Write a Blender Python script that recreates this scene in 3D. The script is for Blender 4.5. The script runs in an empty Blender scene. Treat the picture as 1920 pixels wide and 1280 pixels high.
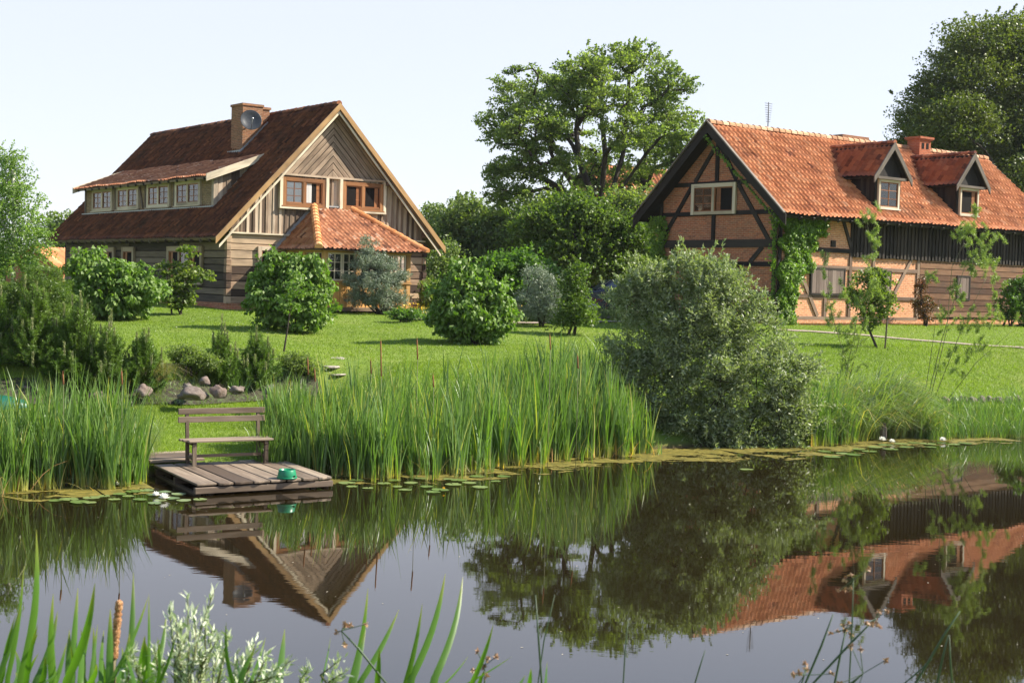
import bpy, math, random
import numpy as np
from mathutils import Vector, Matrix, noise
R_ = math.radians
random.seed(7); rng = np.random.default_rng(7)
scene = bpy.context.scene
# ---------------------------------------------------------------- camera
FPX, HORY, ROLL, EYE = 2530.0, 528.0, 0.0268, 3.65
pt = math.atan((640-HORY)/FPX)
cF = np.array([0, math.cos(pt), -math.sin(pt)]); cU0 = np.array([0, math.sin(pt), math.cos(pt)]); cR0 = np.array([1., 0, 0])
cR = math.cos(ROLL)*cR0+math.sin(ROLL)*cU0; cU = -math.sin(ROLL)*cR0+math.cos(ROLL)*cU0
cam_d = bpy.data.cameras.new('camera'); cam = bpy.data.objects.new('camera', cam_d)
scene.collection.objects.link(cam); scene.camera = cam
cam.matrix_world = Matrix(((cR[0], cU[0], -cF[0], 0), (cR[1], cU[1], -cF[1], 0), (cR[2], cU[2], -cF[2], EYE), (0, 0, 0, 1)))
cam_d.sensor_width = 36; cam_d.lens = FPX/1920*36; cam_d.clip_start = 0.05; cam_d.clip_end = 5000
cam_d.dof.use_dof = True; cam_d.dof.focus_distance = 40; cam_d.dof.aperture_fstop = 10
# ---------------------------------------------------------------- light
SUN_AZ, SUN_EL = 6.0, 40.5            # azimuth from +X towards +Y
SUN_STRENGTH, SKY_STRENGTH, EXPOSURE = 5.0, 0.13, 1.17
world = bpy.data.worlds.new('World'); scene.world = world; world.use_nodes = True
wn = world.node_tree; bg = wn.nodes['Background']
sky = wn.nodes.new('ShaderNodeTexSky'); sky.sky_type = 'NISHITA'; sky.sun_disc = False
sky.sun_elevation = R_(SUN_EL); sky.sun_rotation = R_(90-SUN_AZ)
sky.air_density = 1.0; sky.dust_density = 0.3; sky.ozone_density = 1.0; sky.altitude = 0
veil = wn.nodes.new('ShaderNodeMix'); veil.data_type = 'RGBA'; veil.inputs[7].default_value = (2.98, 3.04, 3.46, 1)   # pale summer haze near the horizon, clearer sky above
vtc = wn.nodes.new('ShaderNodeTexCoord'); vsp = wn.nodes.new('ShaderNodeSeparateXYZ'); vmr = wn.nodes.new('ShaderNodeMapRange'); vmr.interpolation_type = 'SMOOTHSTEP'
for i_, v_ in ((1, .20), (2, .55), (3, .84), (4, .06)): vmr.inputs[i_].default_value = v_
wn.links.new(vtc.outputs['Generated'], vsp.inputs[0]); wn.links.new(vsp.outputs[2], vmr.inputs[0]); wn.links.new(vmr.outputs[0], veil.inputs[0])
wn.links.new(sky.outputs[0], veil.inputs[6]); wn.links.new(veil.outputs[2], bg.inputs[0]); bg.inputs[1].default_value = SKY_STRENGTH
sl = bpy.data.lights.new('sun', 'SUN'); sun = bpy.data.objects.new('sun', sl); scene.collection.objects.link(sun)
sl.energy = SUN_STRENGTH; sl.angle = R_(0.5); sl.color = (1.0, 0.925, 0.79)
sd = Vector((math.cos(R_(SUN_AZ))*math.cos(R_(SUN_EL)), math.sin(R_(SUN_AZ))*math.cos(R_(SUN_EL)), math.sin(R_(SUN_EL))))
sun.rotation_euler = sd.to_track_quat('Z', 'Y').to_euler()
vs = scene.view_settings; vs.view_transform = 'Standard'; vs.look = 'None'; vs.gamma = 1; vs.exposure = EXPOSURE; vs.use_curve_mapping = False
scene.render.engine = 'CYCLES'; scene.cycles.max_bounces = 7; scene.cycles.transparent_max_bounces = 12
# ---------------------------------------------------------------- object helpers
def link(o): scene.collection.objects.link(o); return o
def tag(o, label=None, cat=None, group=None, kind=None):
    if label: o['label'] = label
    if cat: o['category'] = cat
    if group: o['group'] = group
    if kind: o['kind'] = kind
    return o
def thing(name, label, cat, loc=(0, 0, 0), rz=0, group=None):
    o = link(bpy.data.objects.new(name, None)); o.location = tuple(float(a) for a in loc); o.rotation_euler = (0, 0, rz); o.empty_display_size = .2
    return tag(o, label, cat, group)
def np_mesh(name, v, f, mat, parent=None, face_tint=None, pt_attr=None, smooth=False):
    v = np.asarray(v, np.float32); f = np.asarray(f, np.int32)
    me = bpy.data.meshes.new(name); me.vertices.add(len(v)); me.vertices.foreach_set('co', v.ravel())
    k = f.shape[1]; me.loops.add(f.size); me.loops.foreach_set('vertex_index', f.ravel())
    me.polygons.add(len(f)); me.polygons.foreach_set('loop_start', np.arange(0, f.size, k, dtype=np.int32))
    me.polygons.foreach_set('loop_total', np.full(len(f), k, np.int32))
    if smooth: me.polygons.foreach_set('use_smooth', np.ones(len(f), bool))
    if face_tint is not None:
        a = me.attributes.new('tint', 'FLOAT', 'FACE'); a.data.foreach_set('value', np.asarray(face_tint, np.float32))
    for n_, d in (pt_attr or {}).items():
        a = me.attributes.new(n_, 'FLOAT', 'POINT'); a.data.foreach_set('value', np.asarray(d, np.float32))
    me.update(calc_edges=True); me.materials.append(mat)
    o = link(bpy.data.objects.new(name, me)); o.parent = parent
    return o
class MB:
    def __init__(s): s.v = []; s.f = []; s.uv = []; s.t = []; s.sm = []
    def poly(s, pts, tint=None, grain=None, faces=None, smooth=False):
        """pts + faces; uv = (coordinate along grain, others)"""
        b = len(s.v); s.v += [tuple(p) for p in pts]
        tint = random.random() if tint is None else tint
        g = Vector(grain).normalized() if grain is not None else Vector((1, 0, 0))
        off = random.random()*30
        h1 = g.cross(Vector((0.31, 0.21, 0.93)) if abs(g.z) < .9 else Vector((0.2, 1, 0.1))).normalized(); h2 = g.cross(h1)
        for fc in (faces or [tuple(range(len(pts)))]):
            s.f.append(tuple(b+i for i in fc)); s.t.append(tint); s.sm.append(smooth)
            for i in fc:
                p = Vector(pts[i]); s.uv.append((p.dot(g)+off, p.dot(h1)+.7*p.dot(h2)+off))
    BF = [(0, 3, 2, 1), (4, 5, 6, 7), (0, 1, 5, 4), (1, 2, 6, 5), (2, 3, 7, 6), (3, 0, 4, 7)]
    def box(s, x0, x1, y0, y1, z0, z1, tint=None, grain='x', M=None):
        P = [(x0, y0, z0), (x1, y0, z0), (x1, y1, z0), (x0, y1, z0), (x0, y0, z1), (x1, y0, z1), (x1, y1, z1), (x0, y1, z1)]
        g = {'x': Vector((1, 0, 0)), 'y': Vector((0, 1, 0)), 'z': Vector((0, 0, 1))}[grain]
        if M is not None: P = [M @ Vector(p) for p in P]; g = M.to_3x3() @ g
        s.poly(P, tint, g, s.BF)
    def beam(s, p0, p1, w, h, up=(0, 0, 1), tint=None):
        """box from p0 to p1; w = size across (side), h = size along up"""
        p0 = Vector(p0); p1 = Vector(p1); a = (p1-p0).normalized(); b = a.cross(Vector(up)).normalized(); c = b.cross(a)
        P = [p+b*sx*w/2+c*sz*h/2 for sz in (-1, 1) for p, sx in ((p0, -1), (p1, -1), (p1, 1), (p0, 1))]
        s.poly(P, tint, a, s.BF)
    def prism(s, pts, d, tint=None, grain=None):
        """flat polygon pts extruded by vector d"""
        n = len(pts); d = Vector(d); P = [Vector(p) for p in pts]+[Vector(p)+d for p in pts]
        F = [tuple(range(n))[::-1], tuple(range(n, 2*n))]+[(i, (i+1) % n, n+(i+1) % n, n+i) for i in range(n)]
        s.poly(P, tint, grain or d, F)
    def tube(s, pts, rad, n=6, tint=None, cap=True):
        pts = [Vector(p) for p in pts]; rings = []; a0 = None
        if not hasattr(rad, '__len__'): rad = [rad]*len(pts)
        for i, p in enumerate(pts):
            d = (pts[min(i+1, len(pts)-1)]-pts[max(i-1, 0)]).normalized()
            if a0 is None: a0 = d.cross(Vector((0, 0, 1)) if abs(d.z) < .9 else Vector((1, 0, 0))).normalized()
            a0 = (a0-d*a0.dot(d)).normalized(); b0 = d.cross(a0)
            rings.append([p+(a0*math.cos(2*math.pi*k/n)+b0*math.sin(2*math.pi*k/n))*rad[i] for k in range(n)])
        P = [q for r in rings for q in r]
        F = [(i*n+k, i*n+(k+1) % n, (i+1)*n+(k+1) % n, (i+1)*n+k) for i in range(len(pts)-1) for k in range(n)]
        if cap: F += [tuple(range(n))[::-1], tuple((len(pts)-1)*n+k for k in range(n))]
        s.poly(P, tint, pts[-1]-pts[0], F, smooth=True)
    def lathe(s, prof, c=(0, 0, 0), n=20, tint=None, M=None):
        P = [Vector((r*math.cos(2*math.pi*k/n), r*math.sin(2*math.pi*k/n), z)) for r, z in prof for k in range(n)]
        P = [(M @ p if M is not None else p)+Vector(c) for p in P]
        F = [(i*n+k, i*n+(k+1) % n, (i+1)*n+(k+1) % n, (i+1)*n+k) for i in range(len(prof)-1) for k in range(n)]
        s.poly(P, tint, (0, 0, 1), F, smooth=True)
    def split(s, name, mat, parent=None, bevel=0, every=6):
        """one object per box (6 faces each)"""
        for k in range(0, len(s.f), every):
            q = MB(); fs = s.f[k:k+every]; ids = sorted({i for f in fs for i in f}); mp = {a: b for b, a in enumerate(ids)}; q.v = [s.v[i] for i in ids]; q.f = [tuple(mp[i] for i in f) for f in fs]
            u0 = sum(len(f) for f in s.f[:k]); q.uv = s.uv[u0:u0+sum(len(f) for f in fs)]; q.t = s.t[k:k+every]; q.sm = s.sm[k:k+every]; q.build(name, mat, parent, bevel)
    def build(s, name, mat, parent=None, bevel=0):
        me = bpy.data.meshes.new(name); me.from_pydata([tuple(p) for p in s.v], [], s.f)
        uv = me.uv_layers.new(name='UVMap'); uv.data.foreach_set('uv', np.array(s.uv, np.float32).ravel())
        a = me.attributes.new('tint', 'FLOAT', 'FACE'); a.data.foreach_set('value', np.array(s.t, np.float32))
        me.polygons.foreach_set('use_smooth', np.array(s.sm, bool))
        me.materials.append(mat); me.update()
        o = link(bpy.data.objects.new(name, me)); o.parent = parent
        if bevel:
            m = o.modifiers.new('bevel', 'BEVEL'); m.width = bevel; m.segments = 1; m.limit_method = 'ANGLE'
        return o
# ---------------------------------------------------------------- materials
class NT:
    def __init__(s, name):
        s.m = bpy.data.materials.new(name); s.m.use_nodes = True; s.t = s.m.node_tree; s.b = s.t.nodes['Principled BSDF']; s.out = s.t.nodes['Material Output']
    def n(s, typ, **kw):
        nd = s.t.nodes.new(typ)
        for k, v in kw.items():
            if isinstance(k, str) and k.startswith('i_'):
                nd.inputs[k[2:].replace('_', ' ')].default_value = v
            else: setattr(nd, k, v)
        return nd
    def l(s, a, b): s.t.links.new(a, b)
    def attr(s, name): return s.n('ShaderNodeAttribute', attribute_name=name).outputs['Fac']
    def coord(s, what='Object', scale=(1, 1, 1)):
        mp = s.n('ShaderNodeMapping'); mp.inputs['Scale'].default_value = scale
        s.l(s.n('ShaderNodeTexCoord').outputs[what], mp.inputs[0]); return mp.outputs[0]
    def noise(s, vec, scale, detail=4, rough=.55):
        nd = s.n('ShaderNodeTexNoise'); nd.inputs['Scale'].default_value = scale; nd.inputs['Detail'].default_value = detail; nd.inputs['Roughness'].default_value = rough
        s.l(vec, nd.inputs['Vector']); return nd.outputs['Fac']
    def ramp(s, fac, stops):
        r = s.n('ShaderNodeValToRGB'); e = r.color_ramp.elements
        while len(e) < len(stops): e.new(.5)
        for el, (p, c) in zip(e, stops): el.position = p; el.color = (*c, 1)
        s.l(fac, r.inputs[0]); return r.outputs[0]
    def mix(s, fac, a, b, mode='MIX'):
        m = s.n('ShaderNodeMix', data_type='RGBA', blend_type=mode)
        for src, i in ((fac, 0), (a, 6), (b, 7)):
            if hasattr(src, 'links'): s.l(src, m.inputs[i])
            elif i == 0: m.inputs[0].default_value = src
            else: m.inputs[i].default_value = (*src, 1)
        return m.outputs[2]
    def math(s, op, a, b=0.0, clamp=False):
        m = s.n('ShaderNodeMath', operation=op, use_clamp=clamp)
        for src, i in ((a, 0), (b, 1)):
            if hasattr(src, 'links'): s.l(src, m.inputs[i])
            else: m.inputs[i].default_value = src
        return m.outputs[0]
    def bump(s, h, strength=.4, dist=.02):
        b = s.n('ShaderNodeBump'); b.inputs['Strength'].default_value = strength; b.inputs['Distance'].default_value = dist
        s.l(h, b.inputs['Height']); s.l(b.outputs[0], s.b.inputs['Normal'])
    def col(s, c): s.l(c, s.b.inputs['Base Color'])
    def set(s, **kw):
        for k, v in kw.items(): s.b.inputs[k.replace('_', ' ')].default_value = v
        return s.m
def plain(name, c, rough=.6, metal=0, spec=.4):
    t = NT(name); t.b.inputs['Base Color'].default_value = (*c, 1); return t.set(Roughness=rough, Metallic=metal, Specular_IOR_Level=spec)
def wood(name, c0, c1, c2, rough=.75, streak=22, crack=.35, dirt=(.05, .04, .03), tv=.55):
    t = NT(name); tint = t.attr('tint')
    uv = t.coord('UV', (1.1, streak, 1)); n1 = t.noise(uv, 1.0, 5, .6)
    uv2 = t.coord('UV', (.5, 2.2, 1)); n2 = t.noise(uv2, 1.3, 3)
    f = t.math('ADD', t.math('MULTIPLY', n1, .75), t.math('MULTIPLY', t.math('SUBTRACT', tint, .5), tv))
    f = t.math('ADD', f, .12)
    c = t.ramp(f, [(.2, c0), (.5, c1), (.8, c2)])
    c = t.mix(t.math('MULTIPLY', t.ramp(n2, [(.5, (0, 0, 0)), (.72, (1, 1, 1))]), .5), c, dirt)
    uv3 = t.coord('UV', (.35, streak*1.6, 1)); n3 = t.noise(uv3, 1.0, 2)
    c = t.mix(t.math('MULTIPLY', t.ramp(n3, [(.62, (0, 0, 0)), (.68, (1, 1, 1))]), crack), c, (.02, .015, .01))
    t.col(c); t.bump(t.math('SUBTRACT', n1, t.math('MULTIPLY', n3, .6)), .5, .012)
    return t.set(Roughness=rough, Specular_IOR_Level=.25)
def leafmat(name, c0, c1, under=None, transl=.35, rough=.45, spec=.35, tcol=None):
    t = NT(name); tint = t.attr('tint'); c = t.ramp(tint, [(0, c0), (.85, c1), (1, tuple(min(1, a*1.25) for a in c1))])
    if under is not None:
        g = t.n('ShaderNodeNewGeometry'); c = t.mix(g.outputs['Backfacing'], c, under)
    t.col(c); t.set(Roughness=rough, Specular_IOR_Level=spec)
    tr = t.n('ShaderNodeBsdfTranslucent'); tc = t.mix(1.0, c, tcol or (1.5, 1.7, .5), 'MULTIPLY'); t.l(tc, tr.inputs[0])
    mx = t.n('ShaderNodeMixShader'); mx.inputs[0].default_value = transl
    t.l(t.b.outputs[0], mx.inputs[1]); t.l(tr.outputs[0], mx.inputs[2]); t.l(mx.outputs[0], t.out.inputs[0])
    return t.m
def brickmat(name, c1, c2, mortar, sx=.24, sy=.072, patch=(.32, .2, .12), patchf=.5):
    t = NT(name); tc = t.n('ShaderNodeTexCoord'); sp = t.n('ShaderNodeSeparateXYZ'); t.l(tc.outputs['Object'], sp.inputs[0])
    cb = t.n('ShaderNodeCombineXYZ'); t.l(t.math('ADD', sp.outputs[0], sp.outputs[1]), cb.inputs[0]); t.l(sp.outputs[2], cb.inputs[1])
    b = t.n('ShaderNodeTexBrick'); t.l(cb.outputs[0], b.inputs['Vector'])
    b.inputs['Scale'].default_value = 1; b.inputs['Brick Width'].default_value = sx; b.inputs['Row Height'].default_value = sy
    b.inputs['Mortar Size'].default_value = .008; b.inputs['Mortar Smooth'].default_value = .3; b.inputs['Bias'].default_value = 0
    b.inputs['Color1'].default_value = (*c1, 1); b.inputs['Color2'].default_value = (*c2, 1); b.inputs['Mortar'].default_value = (*mortar, 1)
    n = t.noise(t.coord('Object', (1, 1, 5)), 1.6, 5, .65)
    c = t.mix(t.math('MULTIPLY', t.ramp(n, [(.42, (0, 0, 0)), (.66, (1, 1, 1))]), patchf), b.outputs['Color'], patch)
    n2 = t.noise(t.coord('Object', (1, 1, 3)), 7, 3)
    c = t.mix(.55, c, t.ramp(n2, [(.3, (.45, .42, .42)), (.7, (1.25, 1.2, 1.15))]), 'MULTIPLY')
    t.col(c); t.bump(t.math('MULTIPLY', b.outputs['Fac'], -1), .5, .012)
    return t.set(Roughness=.9, Specular_IOR_Level=.15)
def tilemat(name, stops, moss=(.06, .06, .03), mossf=.4):
    t = NT(name); tint = t.attr('tint'); nn = t.noise(t.coord('Object'), 9, 4)
    f = t.math('ADD', tint, t.math('MULTIPLY', t.math('SUBTRACT', nn, .5), .5))
    c = t.ramp(f, stops); n = t.noise(t.coord('Object'), .8, 5, .7)
    c = t.mix(t.math('MULTIPLY', t.ramp(n, [(.5, (0, 0, 0)), (.7, (1, 1, 1))]), mossf), c, moss)
    n3 = t.noise(t.coord('Object'), 30, 2); t.bump(n3, .3, .01); t.col(c)
    return t.set(Roughness=.8, Specular_IOR_Level=.2)
M = {}
M['grey_wood'] = wood('grey_wood', (.09, .065, .045), (.23, .17, .12), (.42, .34, .25))
M['siding'] = wood('siding', (.085, .055, .036), (.265, .19, .13), (.50, .395, .29), tv=.75)
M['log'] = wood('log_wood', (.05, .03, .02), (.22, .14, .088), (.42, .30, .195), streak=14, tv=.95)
M['log_dark'] = wood('weathered_shade_log', (.03, .023, .016), (.085, .065, .043), (.17, .135, .09), streak=14, tv=.85)  # weathered logs, darkened to put the long wall's shade into the wood
M['barge'] = wood('barge_wood', (.22, .12, .045), (.35, .205, .085), (.46, .30, .14), crack=.15)
M['shade_trim'] = wood('shade_trim', (.22, .165, .10), (.33, .26, .17), (.44, .36, .25), crack=.1)  # cream trim with the shade of the long log wall painted in
M['dark_steel'] = plain('dark_steel', (.05, .05, .05), .5, .5)
M['honey'] = wood('honey_wood', (.30, .15, .05), (.45, .25, .09), (.58, .36, .15), crack=.1)
M['orange_board'] = wood('orange_board', (.55, .26, .07), (.68, .36, .12), (.78, .46, .18), crack=.08, dirt=(.4, .2, .08))
M['cream'] = wood('cream_wood', (.36, .29, .19), (.52, .43, .30), (.66, .57, .42), crack=.1)
M['brown_frame'] = wood('brown_window_wood', (.16, .06, .02), (.26, .10, .035), (.34, .15, .06), crack=.05, rough=.5)
M['win_orange'] = wood('orange_window_wood', (.19, .078, .028), (.26, .115, .042), (.32, .155, .062), crack=.05)
M['black_wood'] = wood('tarred_wood', (.008, .006, .005), (.018, .014, .011), (.04, .032, .024))
M['clad'] = wood('dark_cladding_wood', (.010, .007, .005), (.024, .018, .013), (.05, .037, .028))
M['half_grey'] = wood('grey_brown_timber', (.09, .055, .035), (.17, .11, .075), (.27, .19, .13))
M['plank'] = wood('brown_plank', (.07, .032, .017), (.145, .07, .035), (.22, .12, .065), streak=12, tv=.8)
M['shutter'] = wood('shutter_wood', (.10, .07, .055), (.19, .14, .115), (.28, .22, .18))
M['grey_barge'] = wood('grey_barge_wood', (.05, .04, .032), (.11, .088, .07), (.20, .165, .13))
M['dock'] = wood('dock_wood', (.08, .055, .038), (.19, .14, .10), (.30, .235, .17), streak=12, tv=.7)
M['dock_dark'] = wood('wet_dock_wood', (.05, .035, .025), (.12, .085, .06), (.22, .17, .12))
M['bark'] = wood('bark', (.018, .014, .010), (.042, .032, .024), (.085, .066, .05), streak=6)
M['birch_bark'] = wood('birch_bark', (.3, .28, .25), (.6, .57, .52), (.75, .73, .7), streak=3, crack=.3)
M['stem'] = plain('green_stem', (.09, .10, .03), .6)
M['dark_in'] = plain('dark_interior', (.012, .010, .009), .9, spec=.1)
M['curtain'] = plain('curtain', (.55, .53, .5), .9, spec=.1)
M['lead'] = plain('lead_flashing', (.30, .30, .29), .5, .3)
M['dish'] = plain('dish_grey', (.03, .033, .037), .4, .0)
M['metal'] = plain('bright_metal', (.45, .45, .45), .4, .8)
g_ = NT('window_glass'); gl = g_.n('ShaderNodeBsdfGlossy'); gl.inputs['Roughness'].default_value = .03
tr_ = g_.n('ShaderNodeBsdfTransparent'); mx_ = g_.n('ShaderNodeMixShader'); fr_ = g_.n('ShaderNodeFresnel'); fr_.inputs[0].default_value = 1.6
g_.l(g_.math('ADD', fr_.outputs[0], .06), mx_.inputs[0]); g_.l(tr_.outputs[0], mx_.inputs[1]); g_.l(gl.outputs[0], mx_.inputs[2]); g_.l(mx_.outputs[0], g_.out.inputs[0]); M['glass'] = g_.m
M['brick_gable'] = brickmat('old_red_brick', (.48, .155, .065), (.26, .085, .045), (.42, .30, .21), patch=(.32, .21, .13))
M['brick_salmon'] = brickmat('salmon_brick', (.68, .31, .15), (.50, .20, .09), (.66, .53, .39), patch=(.56, .34, .21), patchf=.2)  # paler, more orange brick of the long wall and plinth
M['brick_chim'] = brickmat('chimney_brick', (.34, .15, .075), (.20, .09, .05), (.34, .26, .18), patch=(.26, .17, .09))
M['brick_red'] = brickmat('red_chimney_brick', (.42, .13, .06), (.34, .10, .05), (.35, .2, .13), patch=(.3, .12, .07), patchf=.2)
M['infill'] = brickmat('ochre_infill', (.30, .20, .105), (.20, .14, .08), (.34, .28, .18), patch=(.16, .12, .06))
M['tile_dark'] = tilemat('old_brown_tile', [(0, (.032, .014, .010)), (.4, (.10, .037, .021)), (.75, (.20, .072, .033)), (1, (.33, .14, .065))], moss=(.04, .03, .022), mossf=.65)
M['tile_orange'] = tilemat('orange_tile', [(0, (.22, .08, .045)), (.3, (.48, .17, .075)), (.65, (.62, .25, .11)), (1, (.74, .42, .25))], moss=(.42, .22, .13), mossf=.35)
M['tile_mid'] = tilemat('mid_tile', [(0, (.15, .065, .04)), (.3, (.33, .13, .065)), (.7, (.46, .20, .10)), (1, (.60, .38, .26))], moss=(.22, .13, .08), mossf=.35)
M['ridge'] = tilemat('ridge_tile', [(0, (.30, .15, .08)), (.5, (.46, .25, .13)), (1, (.58, .38, .24))], moss=(.42, .36, .26), mossf=.5)
M['hip'] = tilemat('hip_tile', [(0, (.50, .20, .075)), (.5, (.60, .26, .10)), (1, (.68, .34, .15))], mossf=.1)
# grass / leaves
M['lilac'] = leafmat('lilac_leaf', (.055, .12, .016), (.135, .235, .035), under=(.15, .23, .05), spec=.35, rough=.5)
M['maple_y'] = leafmat('young_leaf', (.07, .12, .02), (.16, .20, .045), transl=.45)
M['birch'] = leafmat('birch_leaf', (.09, .16, .03), (.20, .29, .08), transl=.45)
M['sapling'] = leafmat('sapling_leaf', (.13, .20, .05), (.27, .33, .12), transl=.4)
M['olive'] = leafmat('silver_leaf', (.10, .14, .08), (.20, .25, .16), under=(.26, .30, .22), transl=.2, tcol=(1.1, 1.2, .8))
M['willow'] = leafmat('willow_leaf', (.09, .14, .04), (.25, .29, .11), under=(.30, .34, .20), transl=.36, spec=.4, rough=.45, tcol=(1.3, 1.5, .6))
M['big'] = leafmat('big_tree_leaf', (.075, .118, .034), (.21, .26, .085), transl=.5, spec=.3)
M['big_r'] = leafmat('chestnut_leaf', (.05, .08, .018), (.135, .16, .035), transl=.36)
M['hazel'] = leafmat('hazel_leaf', (.055, .105, .02), (.135, .195, .04), transl=.4)
M['far_leaf'] = leafmat('far_leaf', (.09, .14, .045), (.18, .23, .08), transl=.4)
M['fern'] = leafmat('bright_leaf', (.06, .13, .02), (.12, .21, .035), transl=.4)
M['ivy'] = leafmat('ivy_leaf', (.07, .15, .014), (.20, .31, .035), transl=.45)
M['pine'] = leafmat('pine_needle', (.045, .10, .016), (.14, .22, .035), transl=.25)
M['candle'] = leafmat('pine_candle', (.20, .24, .09), (.30, .32, .15), transl=.2)
M['redbush'] = leafmat('red_flower', (.25, .05, .02), (.4, .12, .04), transl=.2, tcol=(1.2, .8, .6))
M['redbush2'] = leafmat('reddish_leaf', (.07, .08, .02), (.22, .09, .04), transl=.3, tcol=(1.2, 1, .6))
M['yellow'] = leafmat('yellow_petal', (.75, .45, .02), (.85, .55, .03), transl=.2, tcol=(1, 1, 1))
M['silverfg'] = leafmat('pale_willow_leaf', (.14, .23, .07), (.38, .45, .26), under=(.56, .60, .44), transl=.3, tcol=(1.1, 1.2, .8))
def blademat(name, base, mid, tip, transl=.35, spec=.35):
    t = NT(name); h = t.attr('h'); c = t.ramp(h, [(0, base), (.28, mid), (.85, mid), (1, tip)])
    tint = t.attr('tint'); c = t.mix(.8, c, t.ramp(tint, [(0, (.5, .55, .45)), (.9, (1.3, 1.2, 1.0)), (.97, (3.0, 1.7, 1.6))]), 'MULTIPLY')
    t.col(c); t.set(Roughness=.4, Specular_IOR_Level=spec)
    tr = t.n('ShaderNodeBsdfTranslucent'); t.l(t.mix(1.0, c, (1.5, 1.7, .5), 'MULTIPLY'), tr.inputs[0])
    mx = t.n('ShaderNodeMixShader'); mx.inputs[0].default_value = transl
    t.l(t.b.outputs[0], mx.inputs[1]); t.l(tr.outputs[0], mx.inputs[2]); t.l(mx.outputs[0], t.out.inputs[0]); return t.m
M['reed'] = blademat('reed_leaf', (.48, .43, .14), (.12, .215, .055), (.20, .27, .09), spec=.6)
M['sedge'] = blademat('sedge_leaf', (.20, .22, .07), (.17, .245, .08), (.42, .46, .28), spec=.9)
M['lawnblade'] = blademat('lawn_blade', (.11, .17, .025), (.185, .265, .038), (.24, .295, .06), transl=.4, spec=.2)
M['fgblade'] = blademat('iris_leaf', (.10, .16, .045), (.085, .185, .028), (.22, .24, .05), transl=.45, spec=.4)
M['drygrass'] = blademat('dry_grass', (.2, .15, .07), (.26, .24, .11), (.4, .33, .2))
# ---------------------------------------------------------------- terrain
WX = [-60, -30, -12, -7.9, -7.0, -6.0, -4.2, -2.5, .5, 4, 6.8, 12.9, 25, 60]
WD = [15.5, 18.2, 20.6, 22.2, 23.3, 24.5, 25.3, 26.1, 28.3, 30.4, 32.5, 35.4, 40, 48]
def Dw(X): return np.interp(X, WX, WD)
PL = ([-4, -1.5, 0, .5, 7.8, 8.3, 9.3, 16, 27, 32, 60], [-1.3, -.5, -.03, .2, .66, .76, 1.5, 1.72, 2.18, 2.27, 2.4])
PC = ([-4, -1.5, 0, .5, 5, 9, 14, 22, 27, 60], [-1.3, -.7, -.02, .22, 1.32, 1.52, 1.72, 2.15, 2.35, 2.4])
PR = ([-4, -1.5, 0, .5, 3, 5, 8.5, 13, 17, 20, 60], [-1.3, -.7, -.02, .25, .75, 1.2, 1.85, 2.1, 2.3, 2.36, 2.4])
def sstep(x, a, b): t = np.clip((x-a)/(b-a), 0, 1); return t*t*(3-2*t)
def zg(X, Y):
    X = np.asarray(X, float); Y = np.asarray(Y, float); d = Y-Dw(X)
    l = np.interp(d, *PL); c = np.interp(d, *PC); r = np.interp(d, *PR)
    a = sstep(X, -4.8, -2.6); b = sstep(X, 3, 7.5); z = (l*(1-a)+c*a)*(1-b)+r*b
    z = z+(np.sin(X*.9+Y*.37)*.02+np.sin(X*.31-Y*.83+2)*.025)*np.clip(d/3, 0, 1)
    near = np.interp(Y, [-40, -5, 0, 3, 5.2, 7, 9], [2.5, 2.3, 2.1, 1.05, .05, -.8, -1.3])
    return np.where(d < -3, np.maximum(near, -1.3), z)
def zgf(X, Y): return float(zg(X, Y))
def rayd(px, py): return cF+cR*(px-960)/FPX-cU*(py-640)/FPX
def atY(px, py, Y): d = rayd(px, py); return Vector(np.array([0, 0, EYE])+d*(Y/d[1]))
def atZ(px, py, z): d = rayd(px, py); return Vector(np.array([0, 0, EYE])+d*((z-EYE)/d[2]))
def ground(px, py, y0=18):
    d = rayd(px, py); ys = np.arange(y0, 110, .05); P = np.array([0, 0, EYE])[None]+d[None]*(ys/d[1])[:, None]
    i = np.nonzero(P[:, 2] <= zg(P[:, 0], P[:, 1]))[0]
    i = i[0] if len(i) else len(ys)-1
    return Vector((P[i, 0], P[i, 1], zgf(P[i, 0], P[i, 1])))
def axis(*seg):
    out = []
    for a, b, st in seg: out += list(np.arange(a, b, st))
    return np.array(out+[seg[-1][1]])
gx = axis((-1500, -100, 200), (-100, -30, 5), (-30, -14, 1), (-14, 24, .3), (24, 50, 1.5), (50, 100, 5), (100, 1500, 200))
gy = axis((-60, -6, 6), (-6, 10, .4), (10, 18, 1), (18, 66, .3), (66, 120, 3), (120, 400, 40), (400, 1800, 200))
XX, YY = np.meshgrid(gx, gy); ZZ = zg(XX, YY); V = np.stack([XX.ravel(), YY.ravel(), ZZ.ravel()], 1)
nx, ny = len(gx), len(gy); I, J = np.meshgrid(np.arange(nx-1), np.arange(ny-1)); b0 = (J*nx+I).ravel()
t = NT('ground_grass'); oc = t.coord('Object'); n1 = t.noise(oc, .35, 4); n2 = t.noise(oc, 3.5, 5, .7); n3 = t.noise(oc, 40, 2)
c = t.ramp(t.math('ADD', t.math('MULTIPLY', n1, .5), t.math('MULTIPLY', n2, .5)), [(.3, (.075, .125, .02)), (.5, (.14, .205, .032)), (.68, (.21, .24, .06))])
c = t.mix(t.math('MULTIPLY', t.ramp(n3, [(.45, (0, 0, 0)), (.7, (1, 1, 1))]), .35), c, (.08, .10, .025))
sp = t.n('ShaderNodeSeparateXYZ'); t.l(oc, sp.inputs[0]); mud = t.ramp(sp.outputs[2], [(.02, (1, 1, 1)), (.16, (0, 0, 0))])
c = t.mix(mud, c, (.06, .045, .025)); t.col(c); t.bump(n3, .6, .03); t.set(Roughness=.95, Specular_IOR_Level=.1)
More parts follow.
